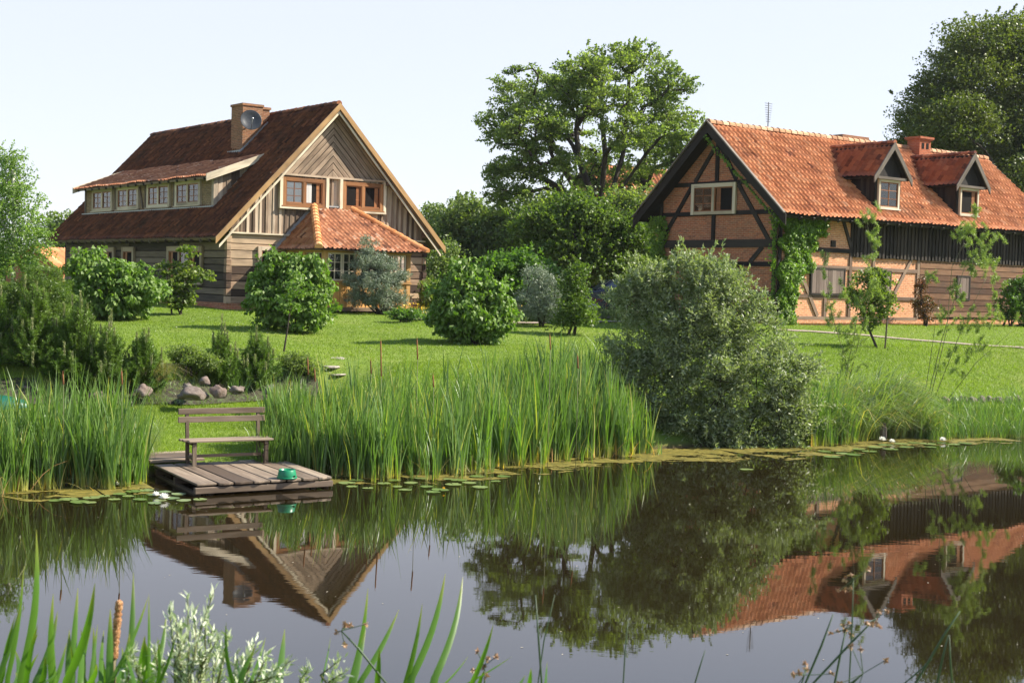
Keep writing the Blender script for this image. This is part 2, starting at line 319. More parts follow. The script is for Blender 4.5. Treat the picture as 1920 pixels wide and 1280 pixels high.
tag(np_mesh('ground', V, np.stack([b0, b0+1, b0+nx+1, b0+nx], 1), t.m, smooth=True), kind='structure')
# water
t = NT('pond_water'); oc = t.coord('Object', (1, 2.6, 1)); n1 = t.noise(oc, 1.1, 3); oc2 = t.coord('Object', (1, 3, 1)); n2 = t.noise(oc2, 6, 3)
patch = t.ramp(t.noise(t.coord('Object', (.25, .6, 1)), .5, 2), [(.4, (.25, .25, .25)), (.65, (1, 1, 1))])
hh = t.math('MULTIPLY', t.math('ADD', t.math('MULTIPLY', n1, 1.0), t.math('MULTIPLY', n2, .12)), patch)
t.b.inputs['Base Color'].default_value = (.013, .009, .0035, 1); t.bump(hh, .032, .028)
t.set(Roughness=.015, IOR=1.75, Specular_IOR_Level=.5); M['water'] = t.m
tag(np_mesh('water', [(-150, 3.0, 0), (150, 3.0, 0), (150, 60, 0), (-150, 60, 0)], [(0, 1, 2, 3)], M['water']), kind='structure')
# ---------------------------------------------------------------- roofs
def tiles(name, o, u, v, ulen, vlen, mat, parent, tw=.21, rh=.33, amp=.042, clip=None, seed=0, tv=.2, lift_=.034):
    """pantiles: u along the eave, v up the slope; clip(v)->(u0,u1)"""
    r = np.random.default_rng(seed+11); u = Vector(u).normalized(); v = Vector(v).normalized(); n = u.cross(v)
    if n.z < 0: n = -n
    nt = int(round(ulen/tw)); nr = int(round(vlen/rh)); tw = ulen/nt; rh = vlen/nr
    prof = [(0, 0), (.16, -.5), (.42, -.62), (.66, .1), (.82, .95), (.93, .8)]
    us = np.array([(i+p)*tw for i in range(nt) for p, _ in prof]+[nt*tw]); hs = np.array([h for i in range(nt) for _, h in prof]+[0.])*amp
    P = []; rows = []
    sag = lambda uu, vv: .018*np.sin(uu*1.3+vv*.6+seed)+.012*np.sin(uu*2.9+seed)
    tj = r.normal(0, .006, (nr, nt+1))
    for j in range(nr):
        for e, (vv, lift) in enumerate(((j*rh, lift_), ((j+1)*rh+.004, .0))):
            uu = us.copy()
            if clip:
                a, b = clip(min(vv, vlen)); uu = np.clip(uu, a, b)
            jt = tj[j][np.minimum((np.arange(len(us))//6), nt)]
            H = hs+lift+sag(uu, vv)+jt*(1 if e == 0 else .3); vj = vv+jt*(1.2 if e == 0 else 0)
            P.append(np.array(o)[None]+uu[:, None]*np.array(u)[None]+np.broadcast_to(vj, uu.shape)[:, None]*np.array(v)[None]+H[:, None]*np.array(n)[None])
    V = np.concatenate(P); m = len(us); F = []; T = []
    tt = np.clip(r.normal(.5, tv, (nr, nt)), 0, 1)
    for k in range(2*nr-1):
        b = k*m+np.arange(m-1); F.append(np.stack([b, b+1, b+1+m, b+m], 1)); T.append(tt[k//2 if k % 2 == 0 else k//2+1][np.arange(m-1)//6]*(1 if k % 2 == 0 else .75))
    F = np.concatenate(F); T = np.concatenate(T)
    if clip:
        w = np.linalg.norm(V[F[:, 0]]-V[F[:, 1]], axis=1)+np.linalg.norm(V[F[:, 2]]-V[F[:, 3]], axis=1); k = w > 1e-4; F = F[k]; T = T[k]
    return np_mesh(name, V, F, mat, parent, T)
def ridge_tiles(name, p0, p1, r, mat, parent, step=.36, n=7, up=(0, 0, 1)):
    p0 = Vector(p0); p1 = Vector(p1); a = (p1-p0).normalized(); b = a.cross(Vector(up)).normalized(); c = b.cross(a)
    L = (p1-p0).length; k = max(1, int(round(L/step))); st = L/k; mb = MB()
    for i in range(k):
        q0 = p0+a*(i*st-.03); q1 = p0+a*((i+1)*st+.02); r0 = r*random.uniform(1.05, 1.16); r1 = r*.92
        P = []
        for q, rr, l in ((q0, r0, .012), (q1, r1, 0)):
            for j in range(n):
                t_ = math.pi*(-.05+1.1*j/(n-1)); P.append(q+b*math.cos(t_)*rr+c*(math.sin(t_)*rr+l))
        F = [(j, j+1, n+j+1, n+j) for j in range(n-1)]+[tuple(range(n))[::-1]]
        mb.poly(P, random.random(), a, F, smooth=False)
    return mb.build(name, mat, parent)
def window(parent, name, plane, a0, a1, z0, z1, d, trim, frame, cols=2, muntin=(2, 3), tw=.12, sashes=None, curtain=(), out=1, sill=True, lab=None):
    """plane 'x' or 'y': fixed coord d with outward sign out; a = other horizontal coord. sub-parts: sash, pane, curtain"""
    def bx(mb, b0, b1, y0, y1, c0, c1, g):
        lo, hi = sorted((d+out*y0, d+out*y1))
        if plane == 'y': mb.box(b0, b1, lo, hi, c0, c1, grain='x' if g == 'h' else 'z')
        else: mb.box(lo, hi, b0, b1, c0, c1, grain='y' if g == 'h' else 'z')
    m = MB(); T = .10
    bx(m, a0, a0+tw, 0, T, z0, z1, 'v'); bx(m, a1-tw, a1, 0, T, z0, z1, 'v'); bx(m, a0+tw, a1-tw, 0, T+.004, z1-tw, z1, 'h'); bx(m, a0+tw, a1-tw, 0, T+.004, z0, z0+tw*.8, 'h')
    if sill: bx(m, a0-.04, a1+.04, T-.02, T+.06, z0-.035, z0+.012, 'h')
    iw = (a1-a0-2*tw); cw = iw/cols
    if tw > .05:
        for k in range(1, cols): bx(m, a0+tw+k*cw-tw*.4, a0+tw+k*cw+tw*.4, 0, T, z0+tw*.8, z1-tw, 'v')
    w = m.build(name, trim, parent)
    if lab: w['label'] = lab
    m = MB(); bx(m, a0+tw*.5, a1-tw*.5, .002, .012, z0+tw*.5, z1-tw*.5, 'h'); m.build('room_shade', M['dark_in'], w)
    g = MB(); s = MB(); cu = MB()
    for k in range(cols):
        op = sashes and sashes[k] == 'o'
        b0 = a0+tw+k*cw+(tw*.4 if k and tw > .05 else 0); b1 = a0+tw+(k+1)*cw-(tw*.4 if k < cols-1 and tw > .05 else 0); c0 = z0+tw*.8; c1 = z1-tw
        if curtain and curtain[k]:
            fr = curtain[k]; lo, hi = (b0, b0+(b1-b0)*fr) if fr > 0 else (b1+(b1-b0)*fr, b1)
            nf = 9
            for q in range(nf):
                x0 = lo+(hi-lo)*q/nf; x1 = lo+(hi-lo)*(q+1)/nf; bx(cu, x0, x1, .014+.006*(q % 2), .022+.006*(q % 2), c0, c1, 'v')
        if not op: bx(g, b0+.01, b1-.01, .048, .052, c0, c1, 'v')
        fw = .045
        bx(s, b0, b0+fw, .03, .075, c0, c1, 'v'); bx(s, b1-fw, b1, .03, .075, c0, c1, 'v'); bx(s, b0+fw, b1-fw, .03, .075, c1-fw, c1, 'h'); bx(s, b0+fw, b1-fw, .03, .075, c0, c0+fw, 'h')
        if not op:
            mx, mz = muntin
            for q in range(1, mx): x = b0+(b1-b0)*q/mx; bx(s, x-.014, x+.014, .035, .07, c0+fw, c1-fw, 'v')
            for q in range(1, mz): z = c0+(c1-c0)*q/mz; bx(s, b0+fw, b1-fw, .037, .066, z-.013, z+.013, 'h')
        else:   # open leaf swung inwards seen edge-on with bars
            x = b1-fw-.03; bx(s, x-.22*(b1-b0), x, .014, .024, c0+fw, c1-fw, 'v')
            for q in range(1, 3): z = c0+(c1-c0)*q/3; bx(s, x-.24*(b1-b0), x, .024, .03, z-.015, z+.015, 'h')
    if g.v: g.build('pane', M['glass'], w)
    s.build('sash', frame, w)
    if cu.v: cu.build('curtain', M['curtain'], w)
    return w
# ---------------------------------------------------------------- left house
A_L = R_(38.102); C_L = (-11.243, 53.189, 2.268); W = 9.22; L = 18.0; sl_ = 1.053; OE = .758; OG = .48; ZE = 2.813; ZR = 8.467; ZW = 3.61
lh = thing('wooden_house', 'long weathered timber house with dark tiled roof, porch and satellite dish on the left', 'house', C_L, A_L)
def logs(mb, axis_, a0, a1, d0, d1, z0, z1, hmin=.26, hmax=.36, holes=()):
    z = z0
    while z < z1-.02:
        h = min(random.uniform(hmin, hmax), z1-z)
        if z1-z-h < .1: h = z1-z
        segs = [(a0, a1)]
        for (h0, h1, hz0, hz1) in holes:
            if z+h*.5 > hz0 and z+h*.5 < hz1: segs = [q for s0, s1 in segs for q in ((s0, min(s1, h0)), (max(s0, h1), s1)) if q[1]-q[0] > .05]
        for s0, s1 in segs:
            cuts = [s0]; 
            while s1-cuts[-1] > 6: cuts.append(cuts[-1]+random.uniform(3.5, 5.5))
            cuts.append(s1)
            for c0, c1 in zip(cuts, cuts[1:]):
                tn = random.random(); dj = random.uniform(0, .02)
                if axis_ == 'x': mb.box(c0+.004, c1-.004, d0-dj, d1, z+.016, z+h-.012, tn, 'x')
                else: mb.box(d0-dj, d1, c0+.004, c1-.004, z+.016, z+h-.012, tn, 'y')
        z += h
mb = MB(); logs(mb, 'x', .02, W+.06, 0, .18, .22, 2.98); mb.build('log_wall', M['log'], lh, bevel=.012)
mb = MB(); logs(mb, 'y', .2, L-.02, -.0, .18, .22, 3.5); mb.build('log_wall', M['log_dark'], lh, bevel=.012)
for cx_ in (-.10, W-.04):
    mb = MB(); z = .22  # dovetailed corner ends
    while z < 2.95:
        h = min(.3, 2.97-z); e = random.uniform(0, .05); mb.box(cx_-e*(cx_ < 0), cx_+.17+e, -.05-e, .14, z+.01, z+h-.02, random.random(), 'x'); z += h
    mb.build('corner_joint', M['log'], lh, bevel=.01)
mb = MB(); mb.box(.1, W-.02, .05, L, .1, 3.3, .3, 'x'); mb.box(W-.1, W, .2, L, .2, 3.5, .5, 'y'); mb.box(0, W, L, L+.1, .2, 3.5, .5, 'x')
mb.build('inner_wall', M['black_wood'], lh)
mb = MB(); mb.box(-.02, W+.02, -.03, L, -.5, .24); mb.build('foundation', M['brick_gable'], lh)
# gable siding
mb = MB(); x = .05; k = 0
zroof = lambda x: ZW+sl_*min(x, W-x)-.10
while x < W-.05:
    w = random.uniform(.17, .23) if k % 2 == 0 else random.uniform(.06, .09); x1 = min(x+w, W-.02); top0, top1 = min(zroof(x), 5.43), min(zroof(x1), 5.43); y = -.035 if k % 2 else -.005; ov = .015 if k % 2 else 0
    mid = [(x1+ov, y, top1), (x-ov, y, top0)]
    if x < W/2 < x1: pass
    mb.prism([(x-ov, y, 3.02), (x1+ov, y, 3.02)]+mid, (0, -.03, 0), None, (0, 0, 1)); x = x1; k += 1
mb.build('board_siding', M['siding'], lh)
mb = MB(); dz = .285; zc = ZR-.12; k = 0      # chevron boards
while zc > 5.5:
    lo = max(zc-dz+.03, 5.45)
    for sg in (-1, 1):
        xb = lambda zz: W/2+sg*(zz-5.44)/sl_
        y = -.02-(k % 2)*.006-random.random()*.01; pts = [(W/2, y, zc-.005), (xb(zc), y, 5.44), (xb(lo), y, 5.44), (W/2, y, lo+.01)]
        if sg > 0: pts = pts[::-1]
        mb.prism(pts, (0, -.035, 0), random.uniform(.38, .6), (1, 0, -sg*sl_))
    zc -= dz; k += 1
mb.build('chevron_boards', M['siding'], lh)
mb = MB(); mb.prism([(0, -.0, 3.0), (W, -.0, 3.0), (W, 0, ZW-.1), (W/2, 0, ZR-.14), (0, 0, ZW-.1)], (0, .1, 0), .2, (1, 0, 0)); mb.build('gable_wall', M['black_wood'], lh); mb = MB()
mb.prism([(0, L, 3.0), (W, L, 3.0), (W, L, ZW-.1), (W/2, L, ZR-.14), (0, L, ZW-.1)], (0, .1, 0), .2, (1, 0, 0)); mb.build('gable_wall', M['black_wood'], lh)
mb = MB(); mb.box(-.05, W+.04, -.14, .0, 2.985, 3.05, .8, 'x'); mb.split('seam_board', M['cream'], lh)
mb = MB(); mb.box(1.70, W-1.66, -.16, -.02, 5.42, 5.50, .7, 'x'); mb.box(1.9, 2.1, -.42, -.02, 5.28, 5.44, .2, 'y'); mb.box(W-2.1, W-1.9, -.42, -.02, 5.28, 5.44, .2, 'y')
mb.box(-.1, .12, -.42, .0, 3.18, 3.36, .2, 'y'); mb.box(W-.12, W+.1, -.42, .0, 3.18, 3.36, .2, 'y'); mb.split('gable_beam', M['siding'], lh)
window(lh, 'window', 'y', 2.25, 4.22, 4.2, 5.35, -.07, M['win_orange'], M['brown_frame'], 2, (2, 3), .15, 'co', (.0, .4), -1)
window(lh, 'window', 'y', 5.04, 7.02, 4.2, 5.35, -.07, M['win_orange'], M['brown_frame'], 2, (2, 3), .15, 'oo', None, -1)
mb = MB(); [mb.box(x, x+.13, -.19, -.03, 4.12, 5.42, .9, 'z') for x in (2.12, 4.24, 4.9, 7.03)]; mb.box(2.1, 4.36, -.22, -.05, 4.08, 4.16, .8, 'x'); mb.box(4.9, 7.16, -.22, -.05, 4.08, 4.16, .8, 'x'); mb.split('window_trim', M['cream'], lh)
cw_ = MB(); [cw_.box(2.42+.085*q, 2.505+.085*q, -.105-.004*(q % 2), -.10-.004*(q % 2), 4.34, 5.2, .5, 'z') for q in range(9)]
cw_.build('curtain', M['curtain'], [c for c in lh.children if c.name.startswith('window')][0])
window(lh, 'window', 'y', 1.23, 2.5, 1.0, 2.52, -.03, M['siding'], M['brown_frame'], 2, (2, 3), .16, 'oo', None, -1)
window(lh, 'window', 'x', 2.2, 5.64, .95, 2.49, -.02, M['shade_trim'], M['brown_frame'], 3, (1, 2), .2, 'oco', None, -1)
for y0, y1 in ((9.2, 10.6), (11.5, 12.75), (13.3, 14.75), (15.7, 17.1)): window(lh, 'window', 'x', y0, y1, .95, 2.48, -.02, M['shade_trim'], M['brown_frame'], 1, (2, 3), .2, 'o' if y0 < 12 else 'c', None, -1)
# roof
th = math.atan(sl_); vlen = (W/2+OE)/math.cos(th); rL = L+2*OG; rf = None
def slab(parent, name, mat, P0, u, v, ul, vl, t_, tint=.4):
    mb = MB(); u = Vector(u); v = Vector(v); n = u.cross(v); n = n if n.z > 0 else -n; P0 = Vector(P0)-n*.02
    mb.prism([P0, P0+u*ul, P0+u*ul+v*vl, P0+v*vl], -n*t_, tint, v); return mb.build(name, mat, parent)
rf = tiles('roof', (-OE, -OG, ZE), (0, 1, 0), (math.cos(th), 0, math.sin(th)), rL, vlen, M['tile_dark'], lh, seed=1, amp=.06, tv=.13)
tiles('roof', (W+OE, -OG, ZE), (0, 1, 0), (-math.cos(th), 0, math.sin(th)), rL, vlen, M['tile_dark'], lh, seed=2, amp=.06, tv=.13)
slab(lh, 'roof_boards', M['grey_wood'], (-OE+.03, -OG+.02, ZE-.02), (0, 1, 0), (math.cos(th), 0, math.sin(th)), rL-.04, vlen-.06, .12)
slab(lh, 'roof_boards', M['grey_wood'], (W+OE-.03, -OG+.02, ZE-.02), (0, 1, 0), (-math.cos(th), 0, math.sin(th)), rL-.04, vlen-.06, .12)
ridge_tiles('ridge_tiles', (W/2, -OG+.05, ZR+.0), (W/2, L+OG, ZR+.0), .12, M['tile_dark'], lh)
nL = Vector((-math.sin(th), 0, math.cos(th)))
for yy, nm in ((-OG-.03, 'bargeboard'), (L+OG+.03, 'bargeboard')):
    for sg in (0, 1):
        a = Vector((-OE-.06, yy, ZE-.06)); b = Vector((W/2, yy, ZR+.04)); 
        if sg: a.x = W-a.x
        d = Vector((0, 0, -.28)); mb = MB(); a2 = a+Vector((0, 0, .06))
        mb.prism([a2, b, b+d, a2+d*.98], (0, -.05 if yy < 0 else .05, 0), .55, b-a); mb.build(nm, M['barge'], lh)
    for sg in (0, 1):
        a = Vector((-OE+.12, yy*(1)+(.03 if yy < 0 else -.03), ZE-.3)); b = Vector((W/2, a.y, ZR-.30))
        if sg: a.x = W-a.x
        mb = MB(); mb.prism([a, b, b-Vector((0, 0, .12)), a-Vector((0, 0, .12))], (0, .03 if yy < 0 else -.03, 0), .9, b-a); mb.build('verge_trim', M['cream'], lh)
mb = MB()
for k in range(22): mb.beam((-OE+.06, .3+k*.83, ZE-.17), (.25, .3+k*.83, ZE+.84), .09, .12)
mb.split('rafter_end', M['log_dark'], lh)
# shed dormer
dm = MB(); DX = .49; Y0, Y1 = 2.38, 16.75; dsl = .395
mb = MB(); mb.box(DX, DX+.12, Y0, Y1, 4.08, 5.50, .5, 'y'); dorm = mb.build('shed_dormer', M['infill'], lh)
drz = lambda x: 5.56+dsl*(x-DX)
slab(dorm, 'roof_boards', M['grey_wood'], (DX-.42, Y0-.28, drz(DX-.42)-.06), (0, 1, 0), Vector((1, 0, dsl)).normalized(), Y1-Y0+.56, 2.75/math.cos(math.atan(dsl)), .10)
tiles('dormer_roof', (DX-.48, Y0-.3, drz(DX-.48)-.03), (0, 1, 0), (1, 0, dsl), Y1-Y0+.6, 2.72/math.cos(math.atan(dsl)), M['tile_mid'], dorm, seed=5)
for yy in (Y0-.34, Y1+.30):
    a = Vector((DX-.52, yy, drz(DX-.52)+.06)); b = Vector((2.62, yy, drz(2.62)+.05)); mb = MB(); mb.prism([a, b, b-Vector((0, 0, .30)), a-Vector((0, 0, .30))], (0, .05, 0), .7, b-a); mb.build('bargeboard', M['cream'], dorm)
for yy in (Y0+.02, Y1-.06):
    mb = MB(); x = DX-.02; k = 0
    while x < 2.5:
        x1 = x+.19; rz = lambda x: ZW+sl_*x+.0
        if drz(x)-.1 > rz(x): mb.prism([(x, yy-(k % 2)*.025, rz(x)), (x1, yy-(k % 2)*.025, rz(x1)), (x1, yy-(k % 2)*.025, max(drz(x1)-.1, rz(x1))), (x, yy-(k % 2)*.025, drz(x)-.1)], (0, .04, 0), None, (0, 0, 1))
        x = x1; k += 1
    mb.build('dormer_cheek', M['siding'], dorm)
mb = MB(); mb.beam((DX-.06, Y0-.05, 4.13), (DX-.06, Y1+.1, 4.13), .16, .05, tint=.8); mb.beam((DX+.06, Y0-.06, ZW+sl_*DX+.06), (2.3, Y0-.06, ZW+sl_*2.3+.06), .1, .05); mb.build('flashing', M['lead'], dorm)
mb = MB()
for y in (Y0+.08, 5.95+.32, 9.35, 12.85, Y1-.08): mb.box(DX-.035, DX+.0, y-.08, y+.08, 4.16, 5.48, None, 'z')
mb.box(DX-.035, DX, Y0, Y1, 5.33, 5.46, .3, 'y'); mb.beam((DX-.03, 9.6, 4.25), (DX-.03, 10.0, 5.2), .1, .05, up=(1, 0, 0)); mb.box(DX-.06, DX+.12, Y0-.06, Y0+.14, 4.1, 5.5, .9, 'z')
mb.split('dormer_timber', M['grey_wood'], dorm)
mb = MB()
for k in range(17): mb.beam((DX-.44, Y0+.1+k*.88, drz(DX-.44)-.15), (DX+.1, Y0+.1+k*.88, drz(DX+.1)-.15), .08, .1)
mb.split('rafter_end', M['black_wood'], dorm)
for y0, y1, cu in ((3.55, 6.05, (.0, .5)), (6.6, 9.05, (.5, 0)), (10.0, 12.55, (.6, -.5)), (13.1, 15.65, (0, 0))): 
    # sub-parts of the dormer: frame, sash, panes
    before = set(bpy.data.objects); w = window(dorm, 'window', 'x', y0, y1, 4.22, 5.30, DX-.0, M['cream'], M['brown_frame'], 2, (2, 3), .17, None, cu, -1)
    for o in list(set(bpy.data.objects)-before):
        if o is not w: o.parent = dorm
# chimney + dish
mb = MB(); mb.box(3.02, 3.98, 5.0, 6.1, 6.3, 8.72); mb.box(2.98, 4.02, 4.96, 6.14, 8.72, 8.82); mb.box(4.05, 4.42, 5.2, 6.1, 7.7, 8.66); mb.box(4.05, 4.47, 5.15, 6.15, 8.66, 8.76)
ch = mb.build('chimney', M['brick_chim'], lh)
mb = MB(); mb.beam((2.9, 4.97, 6.64), (4.25, 4.97, 8.05), .1, .16); mb.box(2.9, 3.0, 4.95, 6.2, 6.5, 6.78); mb.build('flashing', M['lead'], ch)
dc = Vector((3.22, 4.62, 8.06)); dd = Vector((-.35, -1, .30)).normalized(); Mx = dd.to_track_quat('Z', 'Y').to_matrix().to_4x4()
mb = MB(); mb.lathe([(0, -.09), (.15, -.08), (.30, -.045), (.445, .015), (.46, .03), (.445, .03), (.30, -.03), (.15, -.065), (.0, -.075)], dc, 28, .5, Mx); ds = mb.build('satellite_dish', M['dish'], lh)
mb = MB(); e = Mx @ Vector((-.0, -.42, 0)); tip = Mx @ Vector((0, -.12, .48)); mb.tube([dc+e, dc+tip], .015); mb.lathe([(0, -.05), (.04, -.05), (.04, .05), (0, .05)], dc+tip, 8, .5, Mx); mb.tube([dc-dd*.08, dc-dd*.3+Vector((0, 0, -.1)), Vector((3.3, 5.0, 7.9))], .025); mb.build('feed_arm', M['metal'], ds)
# porch
po = MB(); PY = -3.0; PX0, PX1 = 2.6, 6.45; mb = MB()
for x, y in ((PX0, PY), (PX1, PY), (PX0, -1.5), (4.08, PY), (5.3, PY), (PX0, -.1), (PX1, -1.5)): mb.box(x-.09, x+.09, y-.09, y+.09, .1, 2.36, None, 'z')
mb.box(PX0-.11, PX1+.11, PY-.11, PY+.11, 2.33, 2.48, None, 'x'); mb.box(PX0-.11, PX0+.11, PY, 0, 2.33, 2.48, None, 'y'); mb.box(PX1-.11, PX1+.11, PY, 0, 2.33, 2.48, None, 'y')
mb.box(PX0-.13, PX1+.13, PY-.13, PY+.05, 1.16, 1.24, None, 'x'); mb.box(PX0-.13, PX0+.1, PY, 0, 1.16, 1.24, None, 'y')
pch = mb.build('porch', M['honey'], lh)
mb = MB(); x = PX0+.09
while x < PX1-.1: mb.box(x, min(x+.27, PX1-.09), PY-.02-.02*(int(x*10) % 2), PY+.04, .2, 1.16, None, 'z'); x += .30
mb.box(PX0+.09, PX1-.09, PY, PY+.03, .2, 1.16, .0, 'z'); y = PY+.09
while y < -.1: mb.box(PX0-.03, PX0+.03, y, y+.27, .2, 1.16, None, 'z'); y += .30
y = PY+.09
while y < -.1: mb.box(PX1-.03, PX1+.03, y, y+.27, .2, 1.16, None, 'z'); y += .30
mb.build('panel_boards', M['orange_board'], pch)
mb = MB(); mb.box(PX0-.1, PX1+.1, PY-.14, 0, .06, .2, .4, 'x'); mb.build('porch_sill', M['siding'], pch)
mb = MB(); mb.box(PX0+.3, PX1-.3, PY+.6, -.0, .2, 2.3, .2, 'x'); mb.build('porch_interior', M['dark_in'], pch)
gm = MB(); sm_ = MB()
def pane(x0, x1, cx=3, cz=3):
    gm.box(x0, x1, PY-.005, PY+.005, 1.26, 2.31); gm_ = 0
    for q in range(cx+1): x = x0+.02+(x1-x0-.04)*q/cx; w = .03 if q in (0, cx) else .014; sm_.box(x-w, x+w, PY-.03, PY+.03, 1.25, 2.32, .8, 'z')
    for q in range(cz+1): z = 1.27+1.03*q/cz; w = .03 if q in (0, cz) else .012; sm_.box(x0, x1, PY-.026, PY+.026, z-w, z+w, .8, 'x')
pane(2.72, 3.36, 2); pane(3.40, 3.98, 2); pane(4.2, 4.7, 2); pane(4.74, 5.2, 2); pane(5.42, 5.87, 2); pane(5.9, 6.34, 2)
gm.box(PX0-.004, PX0+.004, PY+.1, -.1, 1.26, 2.31)
for q in range(9): y = PY+.1+(2.8)*q/8; sm_.box(PX0-.03, PX0+.03, y-.016, y+.016, 1.25, 2.32, .8, 'z')
for q in range(4): z = 1.27+1.03*q/3; sm_.box(PX0-.026, PX0+.026, PY, -.1, z-.012, z+.012, .8, 'y')
gm.build('pane', M['glass'], pch); sm_.build('window_bars', M['cream'], pch)
ex0, ex1, ey, ez, tz = 2.05, 7.0, -3.5, 2.44, 4.22; tx0, tx1 = 3.78, 5.47
fl = math.hypot(3.5, tz-ez); fv = Vector((0, 3.5, tz-ez))/fl
tiles('porch_roof', (ex0, ey, ez), (1, 0, 0), fv, ex1-ex0, fl, M['tile_mid'], pch, seed=7, lift_=.05, clip=lambda v: ((tx0-ex0)*v/fl, ex1-ex0-(ex1-tx1)*v/fl))
l2 = math.hypot(tx0-ex0, tz-ez); v2 = Vector((tx0-ex0, 0, tz-ez))/l2
tiles('porch_roof', (ex0, ey, ez), (0, 1, 0), v2, -ey, l2, M['tile_mid'], pch, seed=8, clip=lambda v: (-ey*v/l2, -ey))
l3 = math.hypot(ex1-tx1, tz-ez); v3 = Vector((-(ex1-tx1), 0, tz-ez))/l3
tiles('porch_roof', (ex1, ey, ez), (0, 1, 0), v3, -ey, l3, M['tile_mid'], pch, seed=9, clip=lambda v: (-ey*v/l3, -ey))
mb = MB(); mb.poly([(ex0+.05, ey+.05, ez-.03), (ex1-.05, ey+.05, ez-.03), (ex1-.05, 0, ez-.03), (ex0+.05, 0, ez-.03), (tx0, -.02, tz-.09), (tx1, -.02, tz-.09)], .4, (0, 1, 0), [(0, 1, 5, 4), (0, 4, 3), (1, 2, 5), (0, 3, 2, 1)]); mb.build('porch_soffit', M['siding'], pch)
ridge_tiles('hip_tiles', (ex0-.03, ey-.03, ez+.05), (tx0, 0, tz+.05), .15, M['hip'], pch, .34); ridge_tiles('hip_tiles', (ex1+.03, ey-.03, ez+.05), (tx1, 0, tz+.05), .13, M['hip'], pch, .36)
mb = MB(); mb.beam((ex0, -.05, ez+.05), (tx0, -.05, tz+.08), .06, .16); mb.box(tx0-.05, tx1+.1, -.16, -.03, tz+.02, tz+.08); mb.build('flashing', M['lead'], pch)
# ---------------------------------------------------------------- right house  (x along the long wall, y along the gable)
A_R = R_(37.016); C_R = (9.795, 50.411, 2.368); W2 = 6.416; L2 = 17.4; s2 = .879; OE2 = .88; OG2 = .61; ZE2 = 4.027; ZR2 = 7.622; ZW2 = 4.80
rh = thing('half_timbered_house', 'brick house with black timber framing and a bright orange tiled roof on the right', 'house', C_R, A_R)
mb = MB(); pent = lambda x: [(x, 0, -.3), (x, W2, -.3), (x, W2, ZW2-.05), (x, W2/2, ZR2-.08), (x, 0, ZW2-.05)]
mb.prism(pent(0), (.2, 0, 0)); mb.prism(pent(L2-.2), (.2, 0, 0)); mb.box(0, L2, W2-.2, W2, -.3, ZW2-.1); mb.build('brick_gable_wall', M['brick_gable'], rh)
mb = MB(); mb.box(0.002, L2, .0, .2, -.3, ZW2-.05); mb.build('brick_long_wall', M['brick_salmon'], rh)
def tb(nm, mat, pts, w=.17, pl='x', d=-.02, th_=.06, tint=None):
    for a, b in pts:
        mb = MB()
        if pl == 'x': mb.beam((d, a[0], a[1]), (d, b[0], b[1]), w, th_, up=(1, 0, 0), tint=tint)
        else: mb.beam((a[0], d, a[1]), (b[0], d, b[1]), w, th_, up=(0, 1, 0), tint=tint)
        mb.build(nm, mat, rh)
K = M['black_wood']
tb('timber_beam', K, [((W2-.2, 5.33), (.9, 5.33)), ((W2, 4.16), (0, 4.16)), ((W2, 2.2), (0, 2.2)), ((W2, 1.08), (0, 1.08)), ((W2, .12), (0, .12))], .17)
tb('timber_beam', K, [((W2, 2.98), (0, 2.98))], .30, d=-.03)
tb('timber_brace', K, [((3.36, 6.75), (4.42, 5.42)), ((3.06, 6.75), (2.18, 5.42)), ((4.6, 5.24), (6.25, 3.1)), ((2.05, 5.24), (.42, 3.1)), ((.72, 2.85), (1.35, 2.25)), ((5.7, 2.85), (5.1, 2.25)), ((.8, 1.0), (1.6, .2))], .17, d=-.024)
tb('timber_post', K, [((3.22, 6.9), (3.22, 5.42)), ((3.33, 4.08), (3.33, 3.12)), ((.1, 4.7), (.1, .0)), ((W2-.1, 4.7), (W2-.1, 0)), ((2.0, 2.1), (2.0, 1.1)), ((2.8, 2.12), (2.8, .2)), ((4.6, 2.12), (4.6, .2))], .18, d=-.028)
window(rh, 'window', 'x', 2.12, 4.52, 4.12, 5.33, -.03, M['cream'], M['brown_frame'], 2, (2, 3), .15, 'oc', (0, .5), -1, sill=False)
window(rh, 'window', 'x', 1.95, 2.95, 1.15, 2.15, -.03, K, M['brown_frame'], 1, (2, 2), .1, 'o', None, -1, sill=False)
G = M['half_grey']
tb('timber_beam', G, [((0, 2.18), (8.5, 2.14)), ((0, 1.05), (8.5, 1.0)), ((0, .2), (8.5, .18))], .14, 'y')
tb('timber_beam', M['clad'], [((0, 2.82), (4.3, 2.82)), ], .17, 'y', -.03)
tb('timber_post', G, [((x, .25), (x, 2.75)) for x in (2.77, 4.2, 5.61)]+[((8.49, .2), (8.49, 2.6))], .16, 'y', -.024)
tb('timber_post', K, [((.1, 0), (.1, 4.6)), ((4.25, 2.6), (4.25, 4.6))], .18, 'y', -.028)
tb('timber_brace', G, [((1.4, 1.75), (2.35, .28)), ((8.0, 2.6), (6.9, 1.1))], .15, 'y', -.026)
tb('timber_brace', M['clad'], [((3.55, 4.25), (4.2, 2.95))], .14, 'y', -.026)
mb = MB(); mb.box(3.0, 3.25, -.06, 0, 2.95, 3.2); mb.build('beam_end', K, rh)
mb = MB(); x = 4.3; k = 0
while x < L2+.05: mb.box(x, x+.11, -.10-.035*(k % 2), -.0, 2.6+random.uniform(-.015, .015), 4.7, None, 'z'); x += .115; k += 1
mb.build('dark_cladding', M['clad'], rh)
mb = MB(); mb.box(8.56, L2+.01, -.028, -.004, .2, 2.6, .0, 'x'); mb.build('wall_backing', M['black_wood'], rh)
mb = MB(); z = .28
